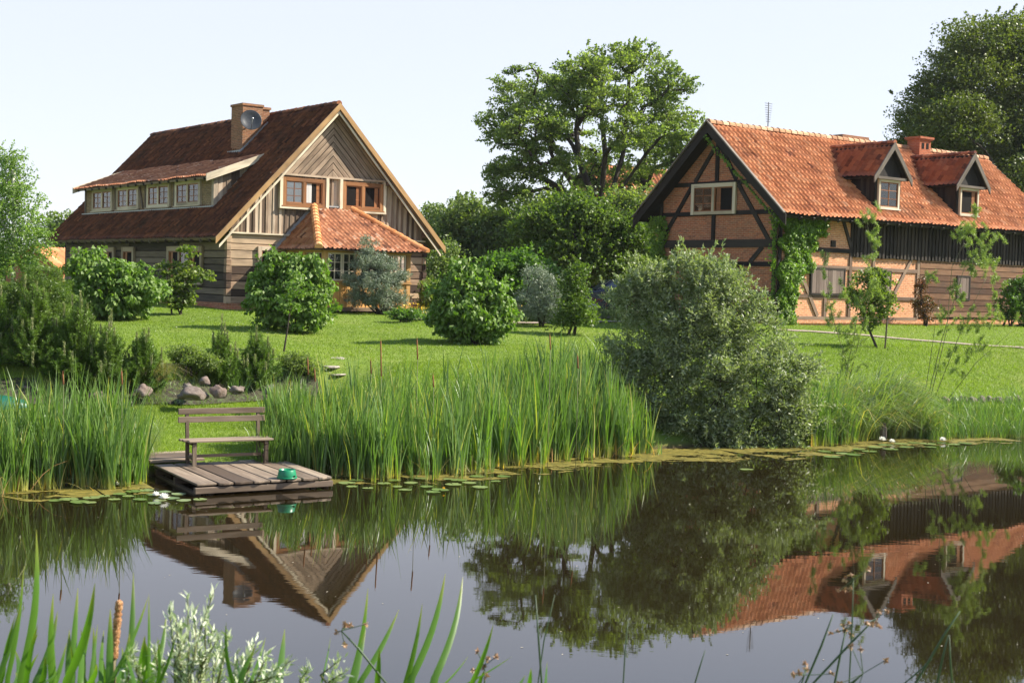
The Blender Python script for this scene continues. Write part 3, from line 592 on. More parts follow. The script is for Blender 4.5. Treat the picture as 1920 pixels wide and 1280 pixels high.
while z < 2.58: h = .225; mb.prism([(8.58, -.03, z), (L2+.02, -.03, z), (L2+.02, -.03-.0, z+h), (8.58, -.03, z+h)], (0, -.03-.02*random.random(), 0), None, (1, 0, 0)); z += h+.026
mb.build('plank_wall', M['plank'], rh)
mb = MB()
for k in range(int(L2/.085)): mb.box(.0+k*.085, .075+k*.085, -.07, -.0, .0, .125)
mb.build('brick_plinth', M['brick_salmon'], rh)
def shutter(x0, x1, z0, z1, n=2, lab=None):
    m = MB(); fw = .08; m.box(x0, x0+fw, -.10, -.0, z0, z1, .3, 'z'); m.box(x1-fw, x1, -.10, 0, z0, z1, .3, 'z'); m.box(x0+fw, x1-fw, -.096, 0, z1-fw, z1, .3, 'x'); m.box(x0+fw, x1-fw, -.11, 0, z0, z0+fw*.8, .3, 'x')
    w = m.build('window', M['clad'], rh)
    for k in range(n):
        a = x0+fw+(x1-x0-2*fw)*k/n+.01; b = x0+fw+(x1-x0-2*fw)*(k+1)/n-.01; m = MB(); q = 4; 
        for j in range(q): m.box(a+(b-a)*j/q+.003, a+(b-a)*(j+1)/q-.003, -.08-.005*(j % 2), -.01, z0+fw, z1-fw, None, 'z')
        m.build('shutter', M['shutter'], w)
shutter(1.84, 3.85, 1.08, 2.14, 2); shutter(5.45, 6.7, 1.2, 2.12, 2); shutter(11.1, 12.05, 1.0, 2.05, 1); shutter(15.3, 16.3, 1.0, 2.05, 1)
th2 = math.atan(s2); vl2 = (W2/2+OE2)/math.cos(th2); rl2 = L2+OG2+.35
v_a = Vector((0, math.cos(th2), math.sin(th2))); v_b = Vector((0, -math.cos(th2), math.sin(th2)))
tiles('roof', (-OG2, -OE2, ZE2), (1, 0, 0), v_a, rl2, vl2, M['tile_orange'], rh, tw=.24, rh=.34, seed=21, amp=.05, tv=.16, lift_=.055)
tiles('roof', (-OG2, W2+OE2, ZE2), (1, 0, 0), v_b, rl2, vl2, M['tile_orange'], rh, tw=.22, rh=.32, seed=22)
slab(rh, 'roof_boards', K, (-OG2+.02, -OE2+.03, ZE2-.02), (1, 0, 0), v_a, rl2-.04, vl2-.05, .14); slab(rh, 'roof_boards', K, (-OG2+.02, W2+OE2-.03, ZE2-.02), (1, 0, 0), v_b, rl2-.04, vl2-.05, .14)
ridge_tiles('ridge_tiles', (-OG2, W2/2, ZR2), (L2+.33, W2/2, ZR2), .14, M['ridge'], rh)
for xx in (-OG2-.05, L2+.36):
    for sg in (0, 1):
        a = Vector((xx, -OE2-.05, ZE2-.02)); b = Vector((xx, W2/2, ZR2+.04))
        if sg: a.y = W2-a.y
        mb = MB(); mb.prism([a, b, b-Vector((0, 0, .42)), a-Vector((0, 0, .40))], (.05, 0, 0), .5, b-a); mb.build('bargeboard', K, rh)
for sg in (0, 1):
    a = Vector((-OG2-.07, -OE2-.02, ZE2+.03)); b = Vector((-OG2-.07, W2/2, ZR2+.09))
    if sg: a.y = W2-a.y
    mb = MB(); mb.beam(a, b, .12, .05); mb.build('verge_trim', M['grey_barge'], rh)
mb = MB()
for k in range(24): mb.beam((.3+k*.72, -OE2+.05, ZE2-.14), (.3+k*.72, .1, ZE2+.72), .1, .12)
mb.split('rafter_end', K, rh)
def gdormer(cx, seed, op):
    hw = .8; fy = -.30; zf = ZW2+s2*fy; ax = cx+.0; zr_ = 7.13; ze_ = 5.80; ow = 1.14; oy = -.55
    mb = MB(); back = (5.85-ZW2)/s2
    prof = [(cx-hw, zf-.1), (cx+hw, zf-.1), (cx+hw, 5.95), (cx, 6.95), (cx-hw, 5.95)]
    mb.prism([(x, fy, z) for x, z in prof], (0, .08, 0), .4, (0, 0, 1))
    for sg in (-1, 1):
        x = cx+sg*hw; ys = np.arange(fy, 1.3, .14)
        for i, y in enumerate(ys): z0 = ZW2+s2*y-.05; mb.box(min(x, x-sg*.06), max(x, x-sg*.06)+.015*(i % 2)*(sg > 0), y, y+.135, z0, 6.0-.0, None, 'z')
    d = mb.build('dormer', M['black_wood'], rh)
    m_ = (zr_-ze_)/ow; lg = math.hypot(ow, zr_-ze_)
    for sg in (-1, 1):
        vb = Vector((-sg*ow, 0, zr_-ze_))/lg; yb = lambda v: ((ze_+(zr_-ze_)*v/lg)-ZW2)/s2
        tiles('dormer_roof', (cx+sg*ow, oy, ze_), (0, 1, 0), vb, 3.4, lg, M['tile_dark' if 0 else 'tile_red'], d, tw=.22, rh=.3, seed=seed+sg, clip=lambda v: (0, yb(v)-oy+.12))
        n_ = Vector((0, 1, 0)).cross(vb); n_ = n_ if n_.z > 0 else -n_; o_ = Vector((cx+sg*ow, oy+.02, ze_))-n_*.075
        mb = MB(); mb.prism([o_, o_+Vector((0, yb(0)-oy, 0)), o_+vb*lg+Vector((0, yb(lg)-oy, 0)), o_+vb*lg], -n_*.07, .3, vb); mb.build('roof_boards', K, d)
        a = Vector((cx+sg*(ow+.05), oy-.04, ze_-.02)); b = Vector((cx, oy-.04, zr_+.06)); mb = MB(); mb.prism([a, b, b-Vector((0, 0, .30)), a-Vector((-sg*.0, 0, .27))], (0, .05, 0), .6, b-a); mb.build('bargeboard', M['grey_barge'], d)
    ridge_tiles('ridge_tiles', (cx, oy, zr_+.02), (cx, (zr_-ZW2)/s2, zr_+.02), .1, M['tile_red'], d, .33)
    mb = MB(); mb.box(cx-hw-.1, cx+hw+.1, oy+.02, fy, 5.70, 5.80, .5, 'x'); mb.build('dormer_beam', M['grey_barge'], d)
    before = set(bpy.data.objects); w = window(d, 'window_frame', 'y', cx-.65, cx+.65, zf+.02, 5.70, fy, M['cream'] if 0 else M['white_trim'], M['brown_frame'], 1 if op else 1, (2, 3), .095, 'o' if op else 'c', (0,) if op else (.5,), -1)
    for o in list(set(bpy.data.objects)-before):
        if o is not w: o.parent = d
M['tile_red'] = tilemat('red_brown_tile', [(0, (.12, .04, .025)), (.4, (.28, .09, .045)), (.8, (.38, .13, .06)), (1, (.42, .18, .09))], moss=(.12, .07, .05), mossf=.4)
M['white_trim'] = wood('pale_trim', (.4, .33, .23), (.56, .48, .36), (.66, .59, .47), crack=.05)
gdormer(5.96, 31, False); gdormer(11.3, 41, True)
mb = MB(); mb.box(7.7, 9.3, 3.5, 4.1, 6.6, 7.78); mb.box(7.62, 9.38, 3.42, 4.18, 7.78, 7.92); mb.build('chimney', M['brick_chim'], rh)
mb = MB(); mb.box(11.75, 12.55, 2.55, 3.2, 6.6, 7.98); mb.box(11.69, 12.61, 2.49, 3.26, 7.98, 8.03); mb.box(11.65, 12.65, 2.45, 3.3, 8.03, 8.12); c2 = mb.build('chimney', M['brick_red'], rh)
mb = MB(); mb.box(11.9, 12.06, 2.535, 2.6, 7.6, 7.85); mb.box(12.22, 12.38, 2.535, 2.6, 7.6, 7.85); mb.split('flue_opening', M['dark_in'], c2)
mb = MB(); mb.box(11.6, 12.7, 2.4, 2.56, 7.0, 7.22); mb.build('mortar_skirt', M['ridge'], c2)
ax_ = 2.75; mb = MB(); mb.tube([(ax_, W2/2, ZR2), (ax_, W2/2, 8.75)], .02)
for k in range(9): z = 7.98+k*.09; l = .12+.012*k; mb.tube([(ax_-l, W2/2, z), (ax_+l, W2/2, z)], .010)
mb.build('aerial', M['dark_steel'], rh)
# ---------------------------------------------------------------- foliage helpers
def unit(a): return a/np.maximum(np.linalg.norm(a, axis=1, keepdims=True), 1e-9)
def leaf_mesh(name, C, length, width, mat, parent, axis_=None, nrm=None, tint=None, r=rng, fold=.18, lift=0):
    N = len(C)
    if axis_ is None: axis_ = unit(r.normal(size=(N, 3))+np.array([0, 0, -.25]))
    if nrm is None: nrm = unit(r.normal(size=(N, 3))+np.array([0, 0, .9]))
    b = unit(np.cross(nrm, axis_)); n = np.cross(axis_, b)
    Lx = (length*r.uniform(.7, 1.25, N))[:, None]; Wx = (width*r.uniform(.75, 1.25, N))[:, None]
    v = np.stack([C-axis_*Lx*.5, C+b*Wx*.5-axis_*Lx*.06+n*Wx*fold, C+axis_*Lx*.5-n*Lx*.08, C-b*Wx*.5-axis_*Lx*.06+n*Wx*fold], 1).reshape(-1, 3)
    if tint is None: tint = r.beta(2, 2, N)
    return np_mesh(name, v, np.arange(4*N).reshape(N, 4), mat, parent, tint)
def sample_blobs(blobs, n, r, shell=(.45, 1.0), zmin=None):
    """blobs: rows cx,cy,cz,rx,ry,rz"""
    B = np.array(blobs, float); w = (B[:, 3]*B[:, 4]*B[:, 5])**.72; idx = r.choice(len(B), n, p=w/w.sum())
    d = unit(r.normal(size=(n, 3))); f = r.uniform(shell[0]**3, shell[1]**3, n)**(1/3)
    P = B[idx, :3]+d*B[idx, 3:6]*f[:, None]
    return P, d, idx
def grow(base, targets, r, r0=.012, expo=2.3, trunk_pts=None, seg=.6, lowbias=.35, minz=None, rmax=None, limbs=None):
    """skeleton of limbs reaching every target; returns list of (polyline, radii)"""
    base = np.array(base, float); nodes = [base]; par = [-1]
    for p in (trunk_pts or []): nodes.append(np.array(p, float)); par.append(len(nodes)-2)
    first = len(nodes)-1; root = nodes[first]
    for lb in (limbs or []):
        last = first
        for q in lb: nodes.append(np.array(q, float)); par.append(last); last = len(nodes)-1
    order = np.argsort(np.linalg.norm(targets-root, axis=1)); ends = []
    for ti in order:
        T = targets[ti]; A = np.array(nodes[first:] if first else nodes); off = first
        dv = T-A; dist = np.linalg.norm(dv, axis=1); cost = dist+lowbias*np.maximum(0, -(dv[:, 2]))*2+.15*np.linalg.norm(A-root, axis=1)
        k = int(np.argmin(cost)); p = off+k; P0 = A[k]; D = dist[k]; n = max(1, int(D/seg)); last = p
        for s_ in range(1, n+1):
            f = s_/n; q = P0+(T-P0)*f; q = q+np.array([0, 0, 1])*math.sin(f*math.pi)*D*.08+r.normal(0, .03*seg, 3)*(f < 1)
            nodes.append(q); par.append(last); last = len(nodes)-1
        ends.append(last)
    rad = np.zeros(len(nodes)); cnt = np.zeros(len(nodes))
    for e in ends: cnt[e] += r0**expo
    for i in range(len(nodes)-1, 0, -1):
        cnt[i] = max(cnt[i], r0**expo); cnt[par[i]] += cnt[i]
    rad = cnt**(1/expo)
    if rmax: rad = np.minimum(rad, rmax)
    return np.array(nodes), par, rad
def limbs_mesh(name, nodes, par, rad, mat, parent, base, minr=0.0, flare=1.3):
    mb = MB(); used = 0
    for i in range(1, len(nodes)):
        if rad[i] < minr: continue
        p = par[i]; a, b = nodes[p]-base, nodes[i]-base; ra = min(rad[p], rad[i]*1.35); rb = rad[i]
        if p == 0: ra = rad[0]*flare
        n = 8 if rb > .08 else (5 if rb > .02 else 3)
        if np.linalg.norm(b-a) > 1e-4: mb.tube([a, b], [ra, rb], n, tint=.5, cap=False)
    return mb.build(name, mat, parent)
def px_blobs(D, lst):
    """outline estimates (pixel centre, pixel radii, depth offset in m) -> metre ellipsoids"""
    out = []
    for q in lst:
        x, y, rx, ry = q[:4]; do = q[4] if len(q) > 4 else 0; Y = D+do; p = atY(x, y, Y); k = Y/FPX
        out.append((p.x, p.y, p.z, rx*k, (rx*.5+ry*.5)*k, ry*k))
    return out
def plant(name, label, cat, base, blobs, leaf, mat, clumps=120, per=60, cr=.35, flat=.6, group=None, bark='bark', r0=.012, trunk=None, ntarget=140, shell=(.45, 1.0),
          lean=None, seed=None, stems=1, rmax=None, minr=0, droop=0, seg=.6, up=.9, lowbias=.35, minz=None, crown='crown', limbs=None, shoots=None, trunkname='trunk', tsel=None):
    r = np.random.default_rng(seed if seed is not None else abs(hash(label)) % 99991) if seed is not None else np.random.default_rng(sum(map(ord, label)))
    base = Vector(base); root = thing(name, label, cat, base, 0, group)
    P, d, idx = sample_blobs(blobs, clumps, r, shell)
    P[:, 2] = np.maximum(P[:, 2], base.z+cr*.35 if minz is None else minz)
    sz = r.uniform(.6, 1.25, clumps)
    k = r.poisson(per*sz**2).clip(5); ci = np.repeat(np.arange(clumps), k); N = len(ci)
    ecc = r.uniform(.65, 1.35, (clumps, 3)); off = unit(r.normal(size=(N, 3)))*(r.uniform(0, 1, N)**.45)[:, None]*np.array([1, 1, flat])*ecc[ci]*(cr*sz[ci]*1.05)[:, None]
    C = P[ci]+off; C[:, 2] = np.maximum(C[:, 2], (base.z+.02) if minz is None else minz)
    ax = None
    if droop: ax = unit(unit(off+1e-6)*.8+r.normal(size=(N, 3))*.5+np.array([0, 0, -droop]))
    nr = unit(r.normal(size=(N, 3))+np.array([0, 0, up])+unit(off)*.5)
    ct = np.clip(r.normal(.5, .16, clumps), 0, 1); tint = np.clip(ct[ci]+r.normal(0, .18, N), 0, 1)
    b = np.array(base)
    if shoots:   # leafy shoots that break the outline: (count, length, upward bias, leaves per shoot)
        ns, sl2, ub, npl = shoots; far = np.argsort(-np.linalg.norm((P-P.mean(0))/P.std(0), axis=1))[:max(8, clumps*2//3)]
        si = r.choice(far, ns); dr = unit(unit(P[si]-P.mean(0))*1.0+r.normal(0, .35, (ns, 3))+np.array([0, 0, ub])); LN = sl2*r.uniform(.4, 1.2, ns); S0 = P[si]+r.normal(0, cr*.4, (ns, 3)); S0[:, 2] = np.maximum(S0[:, 2], base.z+.1)
        t_ = np.tile(np.linspace(0, 1, npl), ns)+r.uniform(-.03, .03, ns*npl); di = np.repeat(np.arange(ns), npl); q = S0[di]+dr[di]*(LN[di]*t_)[:, None]+np.array([0, 0, -.15])*(LN[di]*t_**2)[:, None]; a2 = unit(r.normal(size=q.shape)*.8+dr[di]*.8+np.array([0, 0, -droop*.6 if droop > 0 else 0]))
        q = q+a2*leaf[0]*.45; C = np.concatenate([C, q]); n2 = unit(r.normal(size=q.shape)+np.array([0, 0, up])); nr = np.concatenate([nr, n2]); tint = np.concatenate([tint, np.clip(r.normal(.68, .16, len(q)), 0, 1)])
        if ax is None: ax = unit(r.normal(size=(N, 3))+np.array([0, 0, -.25]))
        ax = np.concatenate([ax, a2])
    leaf_mesh(crown, C-b, leaf[0], leaf[1], M[mat] if isinstance(mat, str) else mat, root, ax, nr, tint, r)
    T = P[:ntarget]-d[:ntarget]*cr*.2
    if stems == 1:
        nodes, par, rad = grow(b, T, r, r0=r0, trunk_pts=trunk, seg=seg, lowbias=lowbias, rmax=rmax, limbs=limbs); limbs_mesh(trunkname, nodes, par, rad, M[bark], root, b, minr)
    else:
        for s_ in range(stems):
            bb = b+np.array([r.normal(0, .12), r.normal(0, .12), -.05]); sel = T[s_::stems]
            if len(sel) == 0: continue
            nodes, par, rad = grow(bb, sel, r, r0=r0, seg=seg, lowbias=lowbias, rmax=rmax); limbs_mesh('stem', nodes, par, rad, M[bark], root, b, minr)
    return root
def blades(name, P, height, width, mat, parent=None, lean=.25, bend=.5, seg=5, r=rng, tint=None, dirs=None, base=(0, 0, 0), tipdroop=0.0, twist=0):
    """curved strips; P (N,3) roots, height array; bend = how far the tip curls over"""
    N = len(P); P = np.asarray(P)-np.array(base); height = np.broadcast_to(height, N); width = np.broadcast_to(width, N)
    an = r.uniform(0, 2*np.pi, N) if dirs is None else dirs
    d = np.stack([np.cos(an), np.sin(an), np.zeros(N)], 1); ln = np.abs(r.normal(0, lean, N)) if np.isscalar(lean) else lean; bd = (r.uniform(.2, 1, N)*bend if np.isscalar(bend) else bend)
    fa = r.uniform(0, np.pi, N); side = np.stack([np.cos(fa), np.sin(fa), np.zeros(N)], 1)
    V = []; H = []
    for s_ in range(seg+1):
        f = s_/seg; x = ln*f+bd*f**2.6; z = f-.25*(ln*f+bd*f**2.6)**2-.45*bd*f**4-tipdroop*f**5
        c = P+d*(x*height)[:, None]; c[:, 2] += z*height; w = width*(1-f**2.2*.97)*(.75+.5*min(f*3, 1)*.5)
        V.append(c-side*(w/2)[:, None]); V.append(c+side*(w/2)[:, None]); H += [np.full(N, f)]*2
    V = np.stack(V, 1); H = np.stack(H, 1); m = 2*(seg+1)
    b0 = (np.arange(N)*m)[:, None]+np.arange(seg)[None]*2; F = np.stack([b0, b0+1, b0+3, b0+2], 2).reshape(-1, 4)
    if tint is None: tint = r.beta(2, 2, N)
    o = np_mesh(name, V.reshape(-1, 3), F, mat, parent, np.repeat(tint, seg), {'h': H.ravel()}, smooth=True); return o
def needles_plant(name, label, base, D_h, spread, nshoot, group, seed, candles=14, nl=.09):
    D_h *= .93; spread *= 1.1; nshoot = int(nshoot*1.2)
    """young pine: upswept shoots clothed in needles and pale upright candles"""
    r = np.random.default_rng(seed); base = Vector(base); root = thing(name, label, 'pine', base, 0, group); b = np.array(base)
    VN = []; VT = []; CN = []; mb = MB(); cand = []
    for i in range(nshoot):
        a = r.uniform(0, 2*np.pi); rr = r.uniform(0, 1)**.6; hfrac = r.uniform(.0, 1); R = spread*rr*(1-hfrac*.75)
        st = np.array([0, 0, D_h*hfrac*.55]); tip = np.array([math.cos(a)*R, math.sin(a)*R, D_h*(.15+.85*hfrac)*(1-.12*rr)+r.normal(0, .05)*D_h])
        tip[2] = max(tip[2], .15); mid = st*.5+tip*.5+np.array([math.cos(a)*R*.2, math.sin(a)*R*.2, -.08*D_h])
        pts = [st, mid, tip]; ts = np.linspace(.35, 1, 16); q = np.array([(1-t)**2*st+2*(1-t)*t*mid+t*t*tip for t in ts]); ti = np.array([2*(1-t)*(mid-st)+2*t*(tip-mid) for t in ts]); ti = unit(ti)
        mb.tube([st, (st+2*mid+tip)/4, tip], [.018, .012, .006], 4, .5, False)
        K = 9; qq = np.repeat(q, K, 0)+r.normal(0, .008, (len(q)*K, 3)); tt = np.repeat(ti, K, 0); nd = unit(unit(r.normal(size=qq.shape))+tt*.75)
        VN.append(np.stack([qq, nd], 1)); VT.append(np.full(len(qq), np.clip(r.normal(.4+.3*hfrac, .15), 0, 1)))
        if i < candles: cand.append(tip)
    VN = np.concatenate(VN); T = np.concatenate(VT)
    L_ = nl*r.uniform(.7, 1.2, len(VN)); leaf_mesh('crown', VN[:, 0]+VN[:, 1]*L_[:, None]*.5, nl, .012, M['pine'], root, VN[:, 1], None, T, r, 0)
    cc = []; ca = []
    for i, t_ in enumerate(sorted(cand, key=lambda p: p[0]**2+p[1]**2)):
        hh = r.uniform(.16, .34)*(2.0 if i == 0 else 1); n = 60 if i else 120; z = r.uniform(0, 1, n); an = r.uniform(0, 2*np.pi, n); rad_ = .028*(1-z*.4)
        p = t_+np.stack([np.cos(an)*rad_, np.sin(an)*rad_, z*hh], 1); cc.append(p); ca.append(unit(np.stack([np.cos(an)*.5, np.sin(an)*.5, np.ones(n)*1.2], 1))); mb.tube([t_, t_+np.array([0, 0, hh])], [.012, .006], 4, .9, False)
    for c_, a_ in zip(cc, ca): leaf_mesh('candle', c_, .07, .016, M['candle'], root, a_, None, None, r, 0)
    mb.tube([(0, 0, -.05), (0, 0, D_h*.6)], [.04, .02], 6, .4); mb.build('trunk', M['bark'], root)
    return root
# ---------------------------------------------------------------- far building bits
def far_house(label, pR0, pR1, Y, wid, drop, hz):
    a = atY(*pR0, Y); b = atY(*pR1, Y+3); root = thing('distant_house', label, 'house', (a.x, a.y, 2.3)); o = Vector((a.x, a.y, 2.3)); a -= o; b -= o
    u = (b-a); u.z = 0; ln = u.length; u.normalize(); n = Vector((u.y, -u.x, 0)); lg = math.hypot(wid, drop)
    for sg in (1, -1):
        v = (-n*sg*wid+Vector((0, 0, drop)))/lg; tiles('roof', a+n*sg*wid-Vector((0, 0, drop)), u, v, ln, lg, M['tile_orange'], root, tw=.3, rh=.4, seed=int(Y)+sg)
    mb = MB(); c0 = a-n*wid*.9; c1 = a+n*wid*.9; 
    for p in (a+u*.2, a+u*(ln-.3)):
        q0 = p-n*wid*.92; q1 = p+n*wid*.92; mb.prism([(q0.x, q0.y, 0), (q1.x, q1.y, 0), (q1.x, q1.y, a.z-drop), (p.x, p.y, a.z-.1), (q0.x, q0.y, a.z-drop)], u*.1)
    w0 = a+u*.2+n*wid*.92; w1 = w0+u*(ln-.4); mb.prism([(w0.x, w0.y, 0), (w1.x, w1.y, 0), (w1.x, w1.y, a.z-drop), (w0.x, w0.y, a.z-drop)], -n*.1); mb.build('brick_wall', M['brick_gable'], root)
far_house('far brick house with orange roof glimpsed through the big tree', (1095, 306), (1250, 330), 92, 4.5, 4.2, 0)
far_house('small shed with an orange roof behind the left end of the timber house', (60, 462), (122, 468), 76, 2.0, 1.4, 0)
# ---------------------------------------------------------------- trees
# central tree
bx = atY(1108, 560, 75); bz = zgf(bx.x, 75)
cb = px_blobs(75, [(1150, 115, 60, 30, 0), (1100, 130, 45, 30, -2), (1200, 110, 45, 30, 1), (1250, 155, 45, 35, 0), (1010, 165, 70, 38, 0), (960, 200, 50, 32, -1), (930, 235, 30, 25, 1), (1080, 180, 60, 40, 2), (1150, 190, 60, 40, -2), (1220, 205, 60, 35, 1),
    (1280, 215, 40, 28, 0), (1000, 235, 60, 35, -3), (1060, 245, 50, 35, 3), (1270, 260, 50, 25, -1), (960, 270, 50, 25, 1), (1020, 300, 60, 25, -2), (970, 320, 55, 22, 0), (1220, 270, 45, 25, 3), (930, 320, 35, 14, 1), (960, 360, 45, 20, -1), (1240, 310, 40, 25, 0), (1190, 330, 40, 25, 2),
    (1100, 330, 60, 30, 3), (1180, 250, 50, 30, -3), (1130, 290, 50, 30, 4), (945, 380, 25, 18, 0), (1290, 290, 25, 18, -1), (1000, 385, 60, 30, 3)])
f0 = atY(1112, 430, 75); W3 = lambda x, y, d: tuple(atY(x, y, 75+d))
plant('broadleaf_tree', 'tall open branching tree between the two houses, sky showing through its crown', 'tree', (bx.x, 75, bz), cb, (.17, .105), 'big', clumps=800, per=80, cr=.56, flat=.45, r0=.03, trunk=[(bx.x+.1, 75, bz+2.0), tuple(f0)], ntarget=330, seed=3, seg=.8, shell=(.25, 1.12), lowbias=.9, rmax=.27,
    limbs=[[W3(1085, 370, 0), W3(1055, 310, -.5), W3(1030, 250, -1), W3(1010, 200, -1)], [W3(1112, 370, .5), W3(1085, 300, 1), W3(1080, 240, 1.5), W3(1085, 180, 1.5)], [W3(1128, 360, 0), W3(1135, 290, -.5), W3(1128, 220, -.5), W3(1120, 150, 0)], [W3(1150, 350, .5), W3(1168, 290, 1), W3(1175, 220, 1), W3(1180, 140, 1)], [W3(1175, 340, 0), W3(1210, 290, -1), W3(1245, 250, -1)], [W3(1060, 360, 0), W3(1010, 330, 0), W3(965, 300, 0)], [W3(1165, 385, 1), W3(1215, 345, 1)]], shoots=(520, .55, .25, 26))
# dark dense growth under it
def gtree(label, px, D, blobs, leaf, mat, name='leafy_tree', **k):
    p = atY(px, 560, D); z = zgf(p.x, D); return plant(name, label, k.pop('cat', 'tree'), (p.x, D, z), px_blobs(D, blobs), leaf, mat, **k)
gtree('dark rounded tree standing right below the big open tree', 1060, 70, [(1010, 405, 45, 32), (1150, 395, 50, 32), (1195, 400, 42, 40), (1060, 420, 70, 40), (1100, 460, 110, 50)], (.17, .11), 'big', clumps=280, per=130, cr=.9, r0=.03, seed=5, ntarget=80, shoots=(150, .8, .4, 22))
gtree('broad light green bushy tree in front of the big open tree', 1095, 60, [(1090, 410, 55, 42), (1030, 415, 45, 28), (1150, 440, 55, 45), (1180, 470, 38, 42), (1060, 470, 85, 50), (1130, 500, 70, 40), (1000, 440, 35, 25)], (.15, .10), 'hazel', clumps=420, per=95, cr=.65, r0=.022, seed=6, ntarget=120, shoots=(420, .6, .7, 22))
gtree('far tree with a pointed top behind the wooden house gable', 870, 80, [(880, 395, 26, 22), (870, 420, 42, 32), (850, 465, 50, 45), (900, 450, 45, 40), (880, 510, 60, 40)], (.20, .13), 'far_leaf', clumps=230, per=100, cr=.85, r0=.03, seed=7, ntarget=60, shoots=(160, .9, .8, 22))
gtree('far rounded tree just right of the wooden house roof edge', 815, 84, [(812, 410, 30, 26), (830, 440, 35, 40), (800, 470, 45, 45), (822, 520, 45, 45)], (.20, .13), 'far_leaf', clumps=170, per=100, cr=.85, r0=.03, seed=8, ntarget=60, shoots=(120, .9, .8, 22))
gtree('low far tree between the pointed tree and the light green tree', 935, 78, [(930, 425, 40, 26), (950, 460, 45, 40), (930, 510, 55, 45)], (.24, .15), 'far_leaf', clumps=170, per=70, cr=.8, r0=.03, seed=9, ntarget=50, shoots=(120, .8, .8, 22))
gtree('grey green shrub behind the corner of the wooden house', 835, 66, [(830, 480, 35, 30), (815, 520, 40, 35), (850, 530, 40, 40)], (.13, .08), 'far_leaf', 'leafy_shrub', cat='shrub', clumps=130, per=70, cr=.55, seed=10, ntarget=50)
gtree('big dense dark tree rising behind the right end of the orange roof', 1850, 79, [(1830, 85, 60, 45, 0), (1900, 75, 55, 45, 1), (1780, 140, 60, 40, -1), (1740, 190, 45, 35, 0), (1850, 160, 80, 70, 0), (1930, 140, 70, 80, 1), (1720, 235, 42, 30, 0), (1790, 230, 80, 60, -2), (1880, 250, 90, 80, 0), (1750, 290, 60, 45, 0), (1830, 330, 90, 60, 0), (1960, 250, 80, 100, 0), (1930, 350, 90, 70, -2), (1705, 280, 28, 20, 1), (2010, 180, 60, 90, 0)], (.17, .11), 'big_r', clumps=1250, per=140, cr=1.05, flat=.6, r0=.03, seed=11, ntarget=200, seg=1.2, rmax=.6, shoots=(700, .8, .2, 26))
gtree('small far treetop peeping over the left eave of the wooden house', 122, 100, [(122, 402, 20, 14), (110, 430, 30, 30), (125, 480, 50, 60)], (.3, .2), 'far_leaf', clumps=80, per=60, cr=.9, r0=.04, seed=12, ntarget=30)
gtree('rounded green tree standing beyond the right picture edge', 2080, 70, [(2080, 420, 80, 60), (2060, 490, 90, 60), (2130, 480, 70, 70)], (.2, .13), 'big_r', clumps=200, per=90, cr=.9, r0=.03, seed=27, ntarget=50)
for i, (x, y, D, w) in enumerate([(60, 520, 82, 90), (-70, 480, 84, 90)]):
    gtree(['low far tree behind the birch', 'low far tree at the far left behind the birch'][i], x, D, [(x, y-30, w*.5, 30), (x-w*.3, y, w*.6, 50), (x+w*.3, y, w*.6, 45)], (.26, .16), 'far_leaf', clumps=130, per=60, cr=.9, r0=.03, seed=20+i, ntarget=40)
for (x_, y_, r_, lb_) in ((1116, 126, 13, 'upper dark mistletoe ball in the crown of the big open tree'), (1104, 204, 14, 'lower dark mistletoe ball in the crown of the big open tree')):
    c_ = atY(x_, y_, 74.2); rm = np.random.default_rng(x_); n_ = 1500; rt = thing('mistletoe', lb_, 'mistletoe', c_, 0, 'mistletoe balls'); C_ = unit(rm.normal(size=(n_, 3)))*(rm.uniform(0, 1, n_)**.4*r_*74/FPX)[:, None]; leaf_mesh('foliage', C_, .12, .05, M['big_r'], rt, unit(C_+rm.normal(size=(n_, 3))*.2), None, rm.uniform(0, .4, n_), rm)
# birch left
p = atY(22, 575, 43); bz = zgf(p.x, 43)
plant('birch_tree', 'slender young birch with pale trunk at the left edge', 'tree', (p.x, 43, bz), px_blobs(43, [(22, 305, 20, 30), (30, 345, 38, 30), (55, 385, 32, 28), (5, 380, 40, 40), (45, 425, 45, 35), (0, 450, 55, 45), (65, 465, 30, 25), (30, 500, 50, 35), (-40, 420, 50, 60), (-60, 500, 60, 50)]), (.085, .055), 'birch', clumps=330, per=60, cr=.32, flat=.8, bark='birch_bark', r0=.006, trunk=[tuple(atY(24, 480, 43)), tuple(atY(26, 380, 43)), tuple(atY(24, 320, 43))], ntarget=150, seed=14, droop=.8, rmax=.05, shoots=(240, .5, .1, 16))
p = atY(60, 600, 40); bz = zgf(p.x, 40)
plant('juniper_shrub', 'feathery dark green juniper at the left between birch and lilac', 'shrub', (p.x, 40, bz), px_blobs(40, [(80, 520, 32, 28), (92, 550, 42, 38), (45, 560, 46, 40), (60, 595, 70, 35), (105, 580, 30, 28), (0, 575, 55, 48)]), (.10, .022), 'hazel', clumps=380, per=110, cr=.28, seed=15, ntarget=60, droop=.2)
def bush(label, base_px, blobs, leaf, mat, D=None, name='leafy_bush', cat='bush', **k):
    g = ground(*base_px); D = g.y if D is None else D
    if D != g.y: p = atY(*base_px, D); g = Vector((p.x, D, zgf(p.x, D)))
    return plant(name, label, cat, g, px_blobs(g.y, blobs), leaf, mat, **k)
LG = 'big leaved round bushes on the lawn'
bush('round glossy lilac bush on the lawn before the long wall of the wooden house', (212, 600), [(160, 495, 26, 20), (185, 515, 50, 38), (235, 520, 38, 28), (225, 545, 65, 42), (265, 545, 32, 30), (170, 560, 45, 40), (215, 578, 60, 25)], (.17, .10), 'lilac', clumps=300, per=36, cr=.30, droop=.9, shoots=(60, .3, 1.2, 9), seed=31, stems=5, ntarget=60, shell=(.55, 1.18), group=LG)
